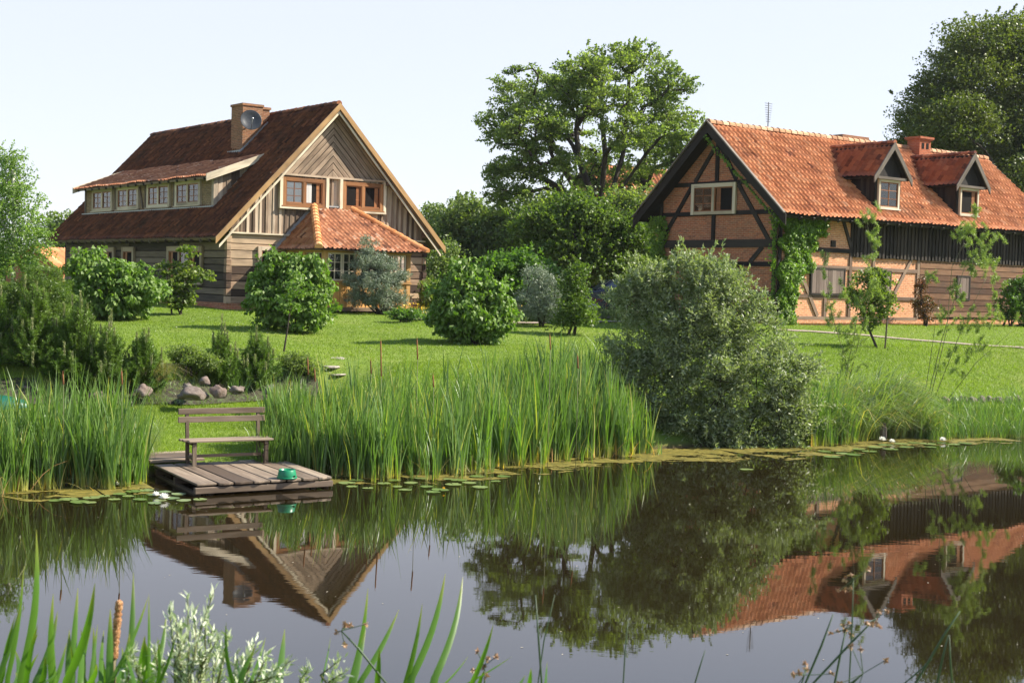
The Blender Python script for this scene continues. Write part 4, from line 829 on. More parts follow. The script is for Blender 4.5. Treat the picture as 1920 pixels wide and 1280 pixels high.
bush('lilac bush with a forked top before the log corner of the wooden house', (545, 622), [(530, 500, 28, 22), (500, 520, 26, 28), (578, 512, 30, 28), (595, 530, 22, 30), (545, 550, 70, 42), (500, 575, 32, 36), (590, 575, 30, 38), (545, 600, 52, 22)], (.16, .095), 'lilac', clumps=330, per=36, cr=.27, droop=.9, shoots=(70, .32, 1.2, 9), seed=32, stems=5, ntarget=60, shell=(.55, 1.18), group=LG)
bush('lilac bush with a narrow top standing alone on the lawn mid picture', (888, 645), [(868, 508, 20, 16), (880, 535, 36, 26), (848, 560, 34, 32), (925, 555, 25, 22), (885, 590, 66, 42), (835, 600, 26, 26), (935, 590, 26, 28), (885, 622, 55, 20), (822, 540, 10, 10)], (.16, .095), 'lilac', clumps=380, per=36, cr=.26, droop=.9, shoots=(70, .3, 1.2, 9), seed=33, stems=5, ntarget=60, shell=(.55, 1.18), group=LG)
bush('airy young maple by the long log wall', (325, 590), [(352, 470, 14, 14), (320, 505, 28, 16), (350, 505, 22, 18), (335, 535, 42, 20), (375, 520, 22, 12), (330, 562, 35, 16), (388, 515, 10, 8)], (.13, .10), 'maple_y', name='young_maple', cat='tree', clumps=130, per=22, cr=.26, flat=.35, seed=34, stems=3, ntarget=60, r0=.008)
bush('silvery narrow leaved shrub in front of the porch windows', (712, 590), [(690, 462, 13, 20), (695, 495, 32, 26), (735, 512, 28, 24), (664, 522, 24, 12), (708, 540, 52, 32), (720, 565, 44, 20), (672, 560, 26, 14)], (.10, .022), 'olive', name='silver_shrub', cat='shrub', clumps=330, per=100, cr=.24, shoots=(120, .32, .6, 24), seed=35, stems=4, ntarget=60, up=.2, shell=(.3, 1))
bush('bright green domed shrub behind the lone lilac bush', (970, 588), [(965, 495, 50, 24), (1005, 510, 35, 24), (930, 515, 25, 22), (970, 545, 62, 38), (975, 578, 55, 20)], (.16, .10), 'fern', D=52, clumps=260, per=55, cr=.45, shoots=(60, .4, .8, 12), seed=36, stems=4, ntarget=50, name='leafy_shrub', cat='shrub')
bush('grey leaved shrub beside the bright green domed shrub', (1020, 590), [(1008, 522, 26, 22), (1040, 548, 36, 30), (1000, 565, 36, 26), (1030, 580, 45, 18), (1018, 590, 42, 10)], (.09, .025), 'olive', D=49, name='silver_shrub', cat='shrub', clumps=170, per=80, cr=.3, shoots=(70, .3, .6, 20), seed=37, stems=4, ntarget=40, up=.2)
bush('upright young shrub between the grey shrub and the parked car', (1082, 603), [(1080, 508, 16, 18), (1076, 540, 24, 22), (1080, 575, 34, 24), (1082, 592, 30, 14), (1080, 600, 36, 10)], (.11, .06), 'hazel', D=46, name='leafy_shrub', cat='shrub', clumps=150, per=50, cr=.3, shoots=(50, .4, .8, 14), seed=38, stems=3, ntarget=40)
bush('dark hedge bush right of the wooden house corner', (812, 590), [(815, 555, 28, 30), (835, 570, 25, 25)], (.12, .07), 'big', D=58, name='leafy_shrub', cat='shrub', clumps=90, per=60, cr=.35, seed=39, stems=3, ntarget=30)
bush('dark round shrub behind the willow near the parked car', (1195, 560), [(1190, 500, 30, 30), (1215, 480, 25, 35), (1180, 450, 30, 40)], (.13, .08), 'big', D=63, name='leafy_shrub', cat='shrub', clumps=120, per=60, cr=.4, seed=40, stems=3, ntarget=30)
# big willow at the water
bush('huge spreading willow bush overhanging the water in the middle right', (1370, 838), [(1295, 503, 44, 28), (1335, 518, 38, 30), (1235, 535, 52, 36), (1340, 535, 60, 40), (1200, 530, 35, 25), (1180, 575, 42, 42), (1290, 590, 75, 55), (1370, 600, 70, 50), (1415, 580, 22, 28), (1430, 640, 55, 45), (1250, 670, 60, 55), (1330, 690, 85, 65), (1420, 720, 85, 60), (1475, 700, 42, 45), (1240, 745, 60, 50), (1310, 785, 90, 50), (1400, 800, 95, 42), (1480, 775, 42, 50), (1200, 650, 35, 40), (1290, 820, 85, 25), (1380, 825, 100, 22), (1150, 650, 24, 22), (1180, 700, 30, 30), (1225, 800, 40, 35)], (.105, .034), 'willow', D=31.4, name='willow_bush', cat='bush', clumps=1150, per=70, cr=.24, flat=.9, seed=41, stems=7, ntarget=260, shell=(.35, 1.06), r0=.005, up=.3, droop=-.25, minz=.03, shoots=(800, .5, .6, 24))
# pines over the rockery
PG = 'young pines above the rockery'
pines = [((55, 728), 2.0, .9, 'tallest young pine at the far left above the rockery'), ((150, 722), 2.0, .75, 'young pine with long pale candles second from the left group'), ((205, 726), 1.6, .8, 'bushy low pine spreading before the round lilac'), ((275, 716), 1.5, .62, 'pointed small pine left of the rocks'),
         ((418, 706), 1.35, .62, 'small pine left of the twin pines before the log corner'), ((486, 712), 1.5, .74, 'young pine with a thick pale candle right of the rocks'), ((-20, 725), 1.7, .8, 'pine cut by the left picture edge'), ((108, 738), 1.4, .8, 'low pine between the tallest pine and the candle pine')]
for i, (px, h, s, lb) in enumerate(pines):
    g = ground(*px, y0=30.0); g.y = max(g.y-.3, 30.3); g.z = zgf(g.x, g.y); needles_plant('young_pine', lb, g, h, s, int(90*s*h)+40, PG, 50+i, candles=16)
for bp_, bl, lb, sd in (((352, 702), [(350, 668, 34, 18), (385, 680, 26, 14)], 'low dark spreading shrub filling the rockery between the two pine groups', 66), ((556, 706), [(556, 682, 26, 20), (585, 690, 18, 12)], 'low dark shrub on the mound beside the stone steps', 67)):
    g = ground(*bp_, y0=30.0); plant('rockery_shrub', lb, 'shrub', g, px_blobs(g.y, bl), (.06, .03), M['big'], clumps=90, per=70, cr=.2, seed=sd, stems=3, ntarget=20)
# little standard tree with dark stem
g = ground(532, 660); r_ = plant('sapling_tree', 'thin leaning sapling with a bare dark stem in front of the forked lilac', 'tree', g, px_blobs(g.y, [(552, 540, 20, 28), (540, 570, 18, 18)]), (.09, .06), 'lilac', clumps=30, per=26, cr=.2, trunk=[tuple(atY(540, 610, g.y)), tuple(atY(545, 570, g.y))], seed=61, ntarget=20, r0=.006)
# willow saplings right
def sapling(label, base_px, stems, leafpts, D=None, seed=0, mat='sapling', leaf=(.11, .013), cr=.16, per=90, rad=.012, grp=None):
    g = ground(*base_px); root = thing('willow_sapling', label, 'sapling', g, 0, grp); r = np.random.default_rng(seed); o = np.array(g); D = g.y
    for st in stems:
        pts = [np.array(atY(x, y, D+dz))-o for x, y, dz in st]; fine = []
        for a, b in zip(pts, pts[1:]): fine += [a+(b-a)*t for t in np.linspace(0, 1, 4)[:-1]]
        fine.append(pts[-1]); mb = MB(); mb.tube(fine, list(np.linspace(rad, .004, len(fine))), 6, .5); mb.build('stem', M['stem'], root)
    C = []; A = []; mb = MB()
    for (x, y, w, h, n) in leafpts:
        c = np.array(atY(x, y, D))-o; k = D/FPX
        for q in range(int(n*1.35)):
            s_ = c+r.normal(size=3)*np.array([w, w, h])*k*.5; tipd = unit(np.array([[r.normal()*.6, r.normal()*.6, .9]]))[0]; ln = r.uniform(.18, .34)
            mb.tube([s_-tipd*ln*.5, s_+tipd*ln*.5], [.003, .0015], 3, .5, False); t_ = r.uniform(-.5, .55, per); p_ = s_[None]+tipd[None]*(t_*ln)[:, None]
            a = unit(r.normal(size=(per, 3))*.9+tipd[None]*.7); C.append(p_+a*leaf[0]*.45); A.append(a)
    leaf_mesh('crown', np.concatenate(C), leaf[0], leaf[1], M[mat], root, np.concatenate(A), None, None, r, .1); mb.build('twig', M['stem'], root)
    return root
sapling('tall thin willow sapling with its leafy top before the black cladding', (1582, 742), [[(1570, 760, 0), (1600, 640, .1), (1612, 560, .2), (1635, 470, .2), (1622, 395, .2)], [(1575, 760, 0), (1590, 690, -.1), (1560, 590, -.2), (1548, 520, -.2)], [(1580, 760, 0), (1620, 600, .2), (1640, 510, .3)]],
        [(1625, 410, 18, 18, 5), (1637, 450, 16, 30, 9), (1640, 490, 14, 25, 4), (1550, 525, 10, 30, 5), (1565, 590, 20, 30, 8), (1590, 620, 30, 40, 14), (1615, 560, 35, 30, 10), (1595, 680, 25, 45, 9), (1640, 540, 18, 25, 6)], seed=71)
sapling('many stemmed willow sapling leaning right with a leafy top over the brick house', (1745, 748), [[(1735, 765, 0), (1765, 640, .1), (1790, 560, .2), (1815, 480, .2), (1830, 400, .2)], [(1745, 765, 0), (1790, 650, .2), (1815, 590, .3), (1850, 520, .3)], [(1730, 765, 0), (1745, 670, 0), (1760, 560, .1)], [(1765, 765, 0), (1830, 680, -.2), (1900, 618, -.4)], [(1740, 765, 0), (1775, 620, .3), (1785, 500, .4), (1808, 455, .4)]],
        [(1835, 395, 16, 14, 4), (1810, 440, 26, 22, 10), (1845, 450, 30, 24, 12), (1845, 490, 28, 26, 12), (1812, 500, 18, 18, 5), (1795, 550, 22, 26, 8), (1770, 600, 25, 30, 8), (1745, 520, 16, 14, 4), (1820, 600, 25, 30, 9), (1865, 590, 25, 40, 9), (1790, 680, 30, 40, 10), (1840, 650, 30, 30, 8), (1870, 540, 12, 26, 4)], seed=72)
g = ground(1645, 652)
bush('little bright green tree beside the wooden stake near the brick house', (1644, 652), [(1625, 520, 26, 18), (1648, 530, 26, 24), (1630, 560, 36, 26), (1655, 570, 28, 24), (1600, 545, 14, 12), (1630, 600, 16, 22)], (.11, .07), 'maple_y', name='young_tree', cat='tree', clumps=150, per=28, cr=.24, flat=.6, seed=73, ntarget=60, r0=.006)
g2 = ground(1659, 654); top = atY(1668, 542, g2.y); root = MB(); root.tube([(0, 0, -.1), tuple(Vector(top)-g2)], [.03, .025], 8); o = root.build('wooden_stake', M['shutter']); o.location = g2; tag(o, 'tall thin wooden stake standing beside the little bright green tree', 'stake')
bush('dark bush at the right picture edge before the plank wall', (1890, 612), [(1905, 540, 20, 20), (1895, 570, 25, 28), (1925, 580, 30, 35), (1930, 530, 20, 25)], (.12, .08), 'fern', name='leafy_shrub', cat='shrub', clumps=130, per=45, cr=.26, seed=74, stems=3, ntarget=40)
bush('reddish climbing shrub against the brick and plank wall seam', (1738, 606), [(1722, 560, 10, 26), (1735, 575, 16, 26), (1728, 530, 7, 15)], (.09, .06), 'redbush2', D=54.2, name='climbing_shrub', cat='shrub', clumps=70, per=28, cr=.22, seed=75, stems=3, ntarget=40)
# ---------------------------------------------------------------- ivy on the half-timbered house
def ivy(label, patches, seed, hang=.12):
    """patches: (origin local to the house, size along wall axis, height, axis, out-normal, n)"""
    r = np.random.default_rng(seed); ca, sa = math.cos(A_R), math.sin(A_R); Rm = np.array([[ca, -sa, 0], [sa, ca, 0], [0, 0, 1]]); o = np.array(C_R)
    base = Rm @ np.array(patches[0][0])+o; root = thing('climbing_vine', label, 'vine', base); CC = []; AA = []; NN = []; stems = MB()
    for (p0, w0, w1, h, ax, nn, n) in patches:
        p0 = np.array(p0, float); ax = np.array(ax, float); nn = np.array(nn, float); f = r.uniform(0, 1, n); wd = w0+(w1-w0)*f; s_ = r.uniform(-.5, .5, n)*wd*(1+.25*np.sin(f*17)); bul = hang+.10*np.sin(f*9+s_*5)**2+.12*(f > .55)
        c = p0[None]+np.outer(f*h, [0, 0, 1]) if ax[2] == 0 else p0[None]+np.outer(f*h, ax)
        if ax[2] == 0: c = c+np.outer(s_, ax)
        else: c = c+np.outer(s_, np.cross(ax, nn))
        c = c+np.outer(np.abs(r.normal(0, 1, n))*bul*.6+.05, nn); CC.append(c); AA.append(unit(r.normal(size=(n, 3))*.5+np.array([0, 0, -1])+nn*.4)); NN.append(unit(r.normal(size=(n, 3))*.5+nn+np.array([0, 0, .4])))
        a_ = p0+nn*.05; b_ = a_+(np.array([0, 0, 1]) if ax[2] == 0 else ax)*h*.95; stems.tube([Rm @ a_+o-base, Rm @ ((a_+b_)/2)+o-base, Rm @ b_+o-base], [.035, .025, .01], 5)
    C = np.concatenate(CC) @ Rm.T+o-base; leaf_mesh('foliage', C, .10, .085, M['ivy'], root, np.concatenate(AA) @ Rm.T, np.concatenate(NN) @ Rm.T, None, r); stems.build('stem', M['bark'], root)
ivy('thick green vine climbing the front corner of the brick house between gable and long wall', [((.50, 0, -.05), .75, 1.1, 2.3, (1, 0, 0), (0, -1, 0), 8000), ((1.0, 0, 1.9), 1.4, 2.2, 2.35, (1, 0, 0), (0, -1, 0), 12000), ((2.2, 0, 3.3), .8, .8, .9, (1, 0, 0), (0, -1, 0), 1100), ((0, .03, -.05), .06, .1, 4.4, (0, 1, 0), (-1, 0, 0), 500)], 81)
ivy('dark vine on the rear left corner of the brick gable', [((0, W2-.1, .5), .9, .9, 3.6, (0, 1, 0), (-1, 0, 0), 2600)], 82)
va = Vector((0, W2/2+OE2, ZR2-ZE2)).normalized()
ivy('thin strip of vine running up under the right verge of the orange roof', [((-.62, -.6, ZE2-.3), .05, .12, 5.2, (0, va.y, va.z), (-1, 0, 0), 260)], 83, .02)
M['cat_spike'] = plain('cattail_spike_brown', (.20, .08, .03), .9)
# ---------------------------------------------------------------- reeds, sedge, grasses
def reed_bed(name, label, poly_px, n, hh, seed, mat='reed', width=.022, per=7, lean=.10, bend=.22, cat='reeds', spread=.07, back=(0, 2.2), dirs=None, seg=5, droop=0.0, grp=None):
    """poly_px: list of (px, py_front) along the water edge; clumps fill a band behind it"""
    r = np.random.default_rng(seed); F = [atZ(x, y, 0.0) for x, y in poly_px]; t_ = r.uniform(0, len(F)-1.001, n); i = t_.astype(int); f = t_-i
    A = np.array([(p.x, p.y) for p in F]); c = A[i]*(1-f)[:, None]+A[i+1]*f[:, None]; dB = r.uniform(0, 1, n)**1.1*(back[1]-back[0])+back[0]
    c = c+np.stack([-.25*dB+r.normal(0, .05, n), dB], 1); H = np.interp(t_, np.arange(len(F)), hh)*np.clip(r.normal(.92, .2, n), .4, 1.3)
    k = r.poisson(per, n).clip(2); ci = np.repeat(np.arange(n), k); P = c[ci]+r.normal(0, spread, (len(ci), 2)); z = np.maximum(zg(P[:, 0], P[:, 1]), -.12)
    P3 = np.stack([P[:, 0], P[:, 1], z], 1); hgt = H[ci]*r.uniform(.5, 1.05, len(ci)); tint = np.clip(np.clip(r.normal(.5, .15, n), 0, 1)[ci]+r.normal(0, .14, len(ci)), 0, .97); tint[r.uniform(size=len(ci)) < .05] = 1
    base = (float(A[0][0]), float(A[0][1]), 0.0); w = width*r.uniform(.6, 1.25, len(ci))*(hgt/1.6)**.5
    an = r.uniform(0, 2*np.pi, n)[ci]*.0+r.uniform(0, 2*np.pi, len(ci)) if dirs is None else r.normal(dirs, .9, len(ci))
    o = blades(name, P3, hgt, w, M[mat], None, lean, bend, seg, r, tint, an, base, tipdroop=droop); o.location = base
    return tag(o, label, cat, grp, 'stuff')
reed_bed('reed_bed', 'tall green reeds along the far bank from the bench to the willow bush', [(505, 874), (560, 888), (640, 894), (720, 896), (800, 890), (900, 884), (1000, 868), (1100, 858), (1170, 855), (1235, 851)], 640, [1.1, 1.4, 1.5, 1.55, 1.5, 1.6, 1.65, 1.9, 1.6, 1.1], 91, back=(-.05, 2.2), per=12, width=.046, spread=.035, lean=.10, bend=.13)
reed_bed('reed_bed', 'looser reed stems at the back of the main reed stand', [(520, 855), (700, 870), (900, 856), (1060, 845), (1200, 838)], 220, [.9, 1.1, 1.15, 1.55, 1.75], 92, back=(1.2, 2.8), width=.036, spread=.05, per=9)
reed_bed('reed_bed', 'tall reeds at the left edge of the pond beside the jetty', [(-60, 930), (0, 924), (80, 916), (150, 914), (210, 916), (262, 908)], 330, [1.25, 1.35, 1.5, 1.5, 1.55, 1.3], 93, back=(-.1, 1.7), lean=.12, bend=.15, per=11, width=.042, spread=.035)
reed_bed('reed_bed', 'few reed blades in front of the right end of the bench', [(486, 888), (505, 888), (522, 888)], 26, [1.1, 1.35, 1.5], 94, back=(-.0, .35), per=8, width=.028, spread=.04)
reed_bed('grass_tuft', 'short rough grass at the foot of the left reeds near the jetty', [(240, 905), (280, 880), (290, 850)], 160, [.6, .45, .4], 95, back=(0, .7), mat='sedge', width=.009, lean=.35, bend=.5, cat='grass')
reed_bed('sedge_bank', 'arching sedge hanging over the water right of the willow bush', [(1520, 832), (1580, 828), (1650, 822), (1700, 820), (1750, 822)], 430, [1.45, 1.6, 1.65, 1.65, 1.35], 96, mat='sedge', width=.032, per=11, lean=.22, bend=.7, back=(-.1, 1.4), dirs=-.35, cat='sedge', droop=.1)
reed_bed('reed_bed', 'upright reeds between the willow bush and the arching sedge', [(1515, 836), (1560, 832), (1600, 828)], 85, [1.5, 1.75, 1.4], 97, back=(-.15, .6), per=9, width=.04)
reed_bed('reed_bed', 'low bright reeds at the right edge below the stone edging', [(1740, 824), (1800, 820), (1860, 818), (1930, 818), (2000, 812), (2120, 806)], 800, [.8, .9, .85, .95, 1.0, .9], 98, back=(-.25, 1.5), width=.022, lean=.22, bend=.3)
reed_bed('grass_tuft', 'light grass clump at the waterline below the willow branches', [(1060, 858), (1110, 852), (1170, 850)], 90, [.5, .7, .5], 99, back=(-.15, .3), width=.012, lean=.3, bend=.5, cat='grass')
for (x, y0, y1) in ((714, 634, 705), (782, 632, 673), (577, 668, 702), (590, 688, 715), (695, 671, 700), (812, 698, 725), (1031, 624, 655), (1083, 662, 690), (118, 695, 720), (228, 690, 720)):
    D = 26.3 if x > 400 else 22.5; a = atY(x, y0, D); b = atY(x+1, y1, D); z = zgf(a.x, D); o = Vector((a.x+.03, D, z)); ck = thing('cattail', 'brown cattail spike above the reeds'+{714: ', longest, left of the lone lilac bush', 782: ' directly below the lone lilac bush', 577: ' nearest the rockery and steps', 590: ' just right of the first near the steps', 695: ' close left of the longest one', 812: ', low, below the lone lilac', 1031: ' highest up, right of the lone lilac bush', 1083: ' beside the willow bush', 118: ' in the left reeds toward the edge', 228: ' in the left reeds near the jetty'}[x], 'cattail', o, 0, 'brown cattails in the far reeds')
    ln = max((b-a).length, .12); mb = MB(); mb.tube([a-o, a-o-Vector((0, 0, .05)), a-o-Vector((0, 0, .06)), b-o, b-o-Vector((0, 0, .01))], [.003, .004, .013, .014, .004], 8, .5); mb.build('flower_spike', M['cat_spike'], ck)
    mb = MB(); mb.tube([b-o, Vector((0, 0, -.1))], .006, 5, .5); mb.build('stem', M['stem'], ck)
for k_, (pts_, n_, hh_, sd_, lb_) in enumerate((([(235, 742), (300, 745), (380, 748), (460, 745), (560, 740)], 120, [.25, .3, .25, .35, .5], 201, 'uneven grass tufts growing in front of the rockery boulders'), ([(425, 742), (445, 742), (462, 740)], 9, [.9, 1.0, .8], 202, 'few tall reed blades sprouting beside the upright grey boulder'), ([(60, 742), (140, 744), (230, 742)], 60, [.4, .5, .4], 203, 'uneven grass tufts at the foot of the left pines'))):
    r = np.random.default_rng(sd_); G = np.array([tuple(ground(*p_, 27.5)) for p_ in pts_]); t_ = r.uniform(0, len(G)-1.001, n_); i_ = t_.astype(int); f_ = (t_-i_)[:, None]; c_ = G[i_]*(1-f_)+G[i_+1]*f_+np.stack([r.normal(0, .1, n_), r.normal(.1, .3, n_), np.zeros(n_)], 1); k = r.poisson(14, n_)+3; ci = np.repeat(np.arange(n_), k); P_ = c_[ci]+r.normal(0, .06, (len(ci), 3)); P_[:, 2] = zg(P_[:, 0], P_[:, 1]); H_ = np.interp(t_, np.arange(len(G)), hh_)[ci]*r.uniform(.5, 1.1, len(ci))
    o = blades('grass_tuft', P_, H_, .016 if sd_ != 202 else .03, M['sedge' if sd_ != 202 else 'reed'], None, .35, .5, 4, r, None, None, tuple(G[0])); o.location = G[0]; tag(o, lb_, 'grass tufts', None, 'stuff')
reed_bed('dead_reeds', 'bent straw coloured dead stalks at the foot of the main reeds', [(560, 888), (720, 898), (900, 886), (1100, 858), (1230, 852)], 75, [.7, .9, .8, .9, .7], 191, mat='drygrass', width=.02, per=4, lean=.75, bend=.5, back=(-.25, .5), cat='dead reeds')
reed_bed('dead_reeds', 'bent straw coloured dead stalks at the foot of the left reeds', [(-40, 932), (80, 918), (250, 912)], 30, [.7, .8, .6], 192, mat='drygrass', width=.02, per=4, lean=.75, bend=.5, back=(-.25, .5), cat='dead reeds')
reed_bed('reed_bed', 'scattered single reeds standing out in the shallow water', [(600, 896), (720, 902), (860, 892), (1000, 872), (1120, 862)], 30, [.9, 1.2, 1.3, 1.3, 1.0], 193, width=.035, per=4, spread=.02, back=(-.4, .1))
# rough grass on the bank behind the reeds
r = np.random.default_rng(5)
def scatter(n, x0, x1, y0, y1, keep):
    X = r.uniform(x0, x1, n); Y = r.uniform(y0, y1, n); k = keep(X, Y); return X[k], Y[k]
def lawn(name, label, n, hgt, width, seed, mat, reg, lean=.35, bend=.5, seg=2, tintm=.5):
    global r; r = np.random.default_rng(seed); X, Y = scatter(n, *reg); z = zg(X, Y); P = np.stack([X, Y, z-.004], 1); pt_ = .5+.30*np.sin(X*.8+Y*.5)*np.sin(Y*.7-X*.3)+.12*np.sin(X*3.1+Y*2.3); t_ = np.clip(pt_*.6+.2+r.normal(0, .15, len(X)), 0, .9)
    o = blades(name, P, hgt*r.uniform(.6, 1.3, len(X))*(.8+.5*pt_), width, M[mat], None, lean, bend, seg, r, t_); return tag(o, label, 'grass', None, 'stuff')
infr = lambda X, Y: (np.abs(X) < .46*Y+1) 
def outside(X, Y):
    def inh(C, A, w, l, m):
        dx = X-C[0]; dy = Y-C[1]; a = dx*math.cos(A)+dy*math.sin(A); b = -dx*math.sin(A)+dy*math.cos(A); return (a > -m) & (a < w+m) & (b > -m) & (b < l+m)
    return ~inh(C_L, A_L, W, L, .05) & ~inh(C_R, A_R, L2, W2, .1)
lawn('lawn_grass', 'mown green lawn between the houses and the pond', 640000, .055, .016, 1, 'lawnblade', (-28, 28, 28, 58, lambda X, Y: infr(X, Y) & outside(X, Y) & (Y-Dw(X) > 3) & (r.uniform(size=len(X)) < (33/Y)**1.5)))
lawn('lawn_grass', 'sunny lower grass terrace around the bench', 120000, .06, .010, 2, 'lawnblade', (-13, -3, 22, 33, lambda X, Y: infr(X, Y) & (Y-Dw(X) > .3) & (Y-Dw(X) < 9.3)))
lawn('bank_grass', 'longer grass on the sloping bank on the right', 215000, .10, .012, 3, 'lawnblade', (-3, 24, 27, 47, lambda X, Y: infr(X, Y) & (Y-Dw(X) > .6) & (Y-Dw(X) < 9)))
r = np.random.default_rng(77); X, Y = scatter(2600, -24, 24, 28, 52, lambda X, Y: infr(X, Y) & outside(X, Y) & (Y-Dw(X) > 2) & (np.sin(X*.9)*np.sin(Y*.6+X*.2) > -.1)); C = np.stack([X, Y, zg(X, Y)+.06], 1)
tag(leaf_mesh('lawn_clover', C, .03, .025, plain('clover_white', (.45, .45, .36), .8), None, None, np.tile([0, 0, 1.], (len(C), 1)), None, r), 'tiny white clover heads and daisies in the lawn', 'clover', None, 'stuff')
X = r.uniform(-9, 9, 170); Y = r.uniform(11, 27, 170); C = np.stack([X, Y, np.full(170, .004)], 1); k = (Dw(X)-Y > .5); C = C[k]
tag(leaf_mesh('floating_debris', C, .03, .018, plain('debris', (.34, .30, .22), .8), None, unit(np.stack([r.normal(size=len(C)), r.normal(size=len(C)), np.zeros(len(C))], 1)), np.tile([0, 0, 1.], (len(C), 1)), None, r, 0), 'fine specks of fluff and leaves floating on the pond', 'debris', None, 'stuff')
# ---------------------------------------------------------------- floating algae, lily pads, water lilies
t = NT('algae_scum'); oc = t.coord('Object'); n = t.noise(oc, 5, 5, .7); c = t.ramp(n, [(.3, (.05, .055, .012)), (.5, (.15, .125, .022)), (.72, (.28, .225, .05))]); t.col(c); t.bump(t.noise(oc, 60, 3), .5, .01); M['algae'] = t.set(Roughness=.6, Specular_IOR_Level=.3)
def algae(name, label, pts, w0, w1, seed, thr=.0, cell=.045):
    F = [atZ(x, y, 0) for x, y in pts]; V = []; Fc = []; 
    for a, b in zip(F, F[1:]):
        u = b-a; ln = u.length; u.normalize(); n_ = Vector((u.y, -u.x, 0)); k = int(ln/cell)
        for i in range(k):
            for j in range(int((w0+w1)/cell)):
                s_ = (i+.5)*cell; q = (j+.5)*cell-w1; p = a+u*s_+n_*q
                nv = noise.fractal(Vector((p.x*1.1+seed, p.y*2.2, 0)), .8, 2.2, 5)+.25*noise.noise(Vector((p.x*9, p.y*14, seed)))
                ed = max(0, q/w0)**1.3 if q > 0 else 0
                if nv*1.5+.62+.3*noise.noise(Vector((p.x*3.5, p.y*6, seed*2)))-ed*.95 > thr:
                    b0 = len(V); c_ = cell*.56; z = .004+.004*abs(noise.noise(p*7)); V += [p-u*c_-n_*c_+Vector((0, 0, z)), p+u*c_-n_*c_+Vector((0, 0, z)), p+u*c_+n_*c_+Vector((0, 0, z)), p-u*c_+n_*c_+Vector((0, 0, z))]; Fc.append((b0, b0+1, b0+2, b0+3))
    o = np_mesh(name, V, Fc, M['algae']); tag(o, label, 'algae', None, 'stuff')
algae('algae_mat', 'yellow brown algae along the foot of the main reeds', [(630, 884), (720, 886), (820, 878), (900, 872), (1000, 860), (1100, 852), (1230, 848), (1360, 846)], 1.7, .8, 3)
algae('algae_mat', 'yellow algae at the foot of the left reeds', [(-20, 926), (80, 914), (170, 910), (270, 905)], 1.2, .9, 8)
algae('algae_mat', 'yellow algae film by the lilies on the right', [(1360, 845), (1480, 835), (1600, 824), (1700, 819), (1830, 814)], 1.8, .5, 5, .08)
M['pad'] = leafmat('lily_pad', (.09, .15, .03), (.19, .24, .08), transl=.05, rough=.3, spec=.5)
M['petal'] = leafmat('white_petal', (.8, .8, .74), (.88, .87, .8), transl=.2, tcol=(1, 1, 1))
def pad_mesh(rad, seed):
    r = random.Random(seed); n = 18; a0 = r.uniform(0, 6.28); P = [(0, 0, .002)]
    for i in range(n): a = a0+.16+(2*math.pi-.32)*i/(n-1); q = rad*(1+.05*math.sin(3*a+seed)); P.append((q*math.cos(a), q*math.sin(a), .004+.006*r.random()))
    me = bpy.data.meshes.new('lily_pad'); me.from_pydata(P, [], [(0, i, i+1) for i in range(1, n)]); a = me.attributes.new('tint', 'FLOAT', 'FACE'); a.data.foreach_set('value', [r.random()*.9]*(n-1)); me.materials.append(M['pad']); return me
pads = [pad_mesh(.12, s) for s in range(8)]; rr = random.Random(4)
ORD = 'first second third fourth fifth sixth seventh eighth ninth tenth eleventh twelfth thirteenth fourteenth fifteenth sixteenth seventeenth eighteenth nineteenth twentieth'.split()+['twenty-first', 'twenty-second', 'last']
def pads_at(grp, lab, spots, sc=1):
    spots = sorted(spots, key=(lambda p: -p[0]) if 'leftwards' in lab else (lambda p: p[0]))
    for i, (x, y) in enumerate(spots):
        p = atZ(x, y, .010+.0012*(i % 6)); o = link(bpy.data.objects.new('lily_pad', pads[rr.randrange(8)])); o.location = p; s_ = sc*rr.uniform(.75, 1.3); o.scale = (s_, s_, 1); o.rotation_euler = (rr.uniform(-.02, .02), rr.uniform(-.02, .02), rr.uniform(0, 6.28)); tag(o, ORD[i]+' '+lab, 'lily pad', grp)
pads_at('lily pads floating left of the jetty', 'round lily pad counting leftwards from the jetty corner to the left reeds', [(105, 938), (130, 936), (150, 941), (172, 933), (195, 930), (215, 936), (240, 930), (262, 936), (285, 927), (300, 938), (325, 934), (345, 938), (375, 936), (250, 921), (275, 919), (310, 922), (170, 942), (335, 926), (225, 926), (290, 943)], 1.0)
pads_at('lily pads floating right of the jetty', 'green lily pad counting rightwards from the jetty before the main reeds', [(650, 905), (668, 900), (720, 906), (745, 912), (770, 905), (800, 912), (825, 918), (850, 908), (880, 905), (900, 913), (740, 900), (790, 897), (840, 898), (930, 902), (660, 912), (690, 915), (895, 893), (945, 893), (812, 922), (860, 900), (760, 918)], 1.0)
pads_at('lily pads on the right water', 'pale lily pad counting rightwards from below the willow bush', [(1545, 846), (1580, 850), (1610, 842), (1640, 838), (1660, 834), (1690, 832), (1715, 830), (1740, 832), (1765, 830), (1790, 833), (1810, 831), (1600, 852), (1560, 856), (1700, 838), (1745, 838), (1400, 880), (1670, 842), (1630, 846)], 1.25)
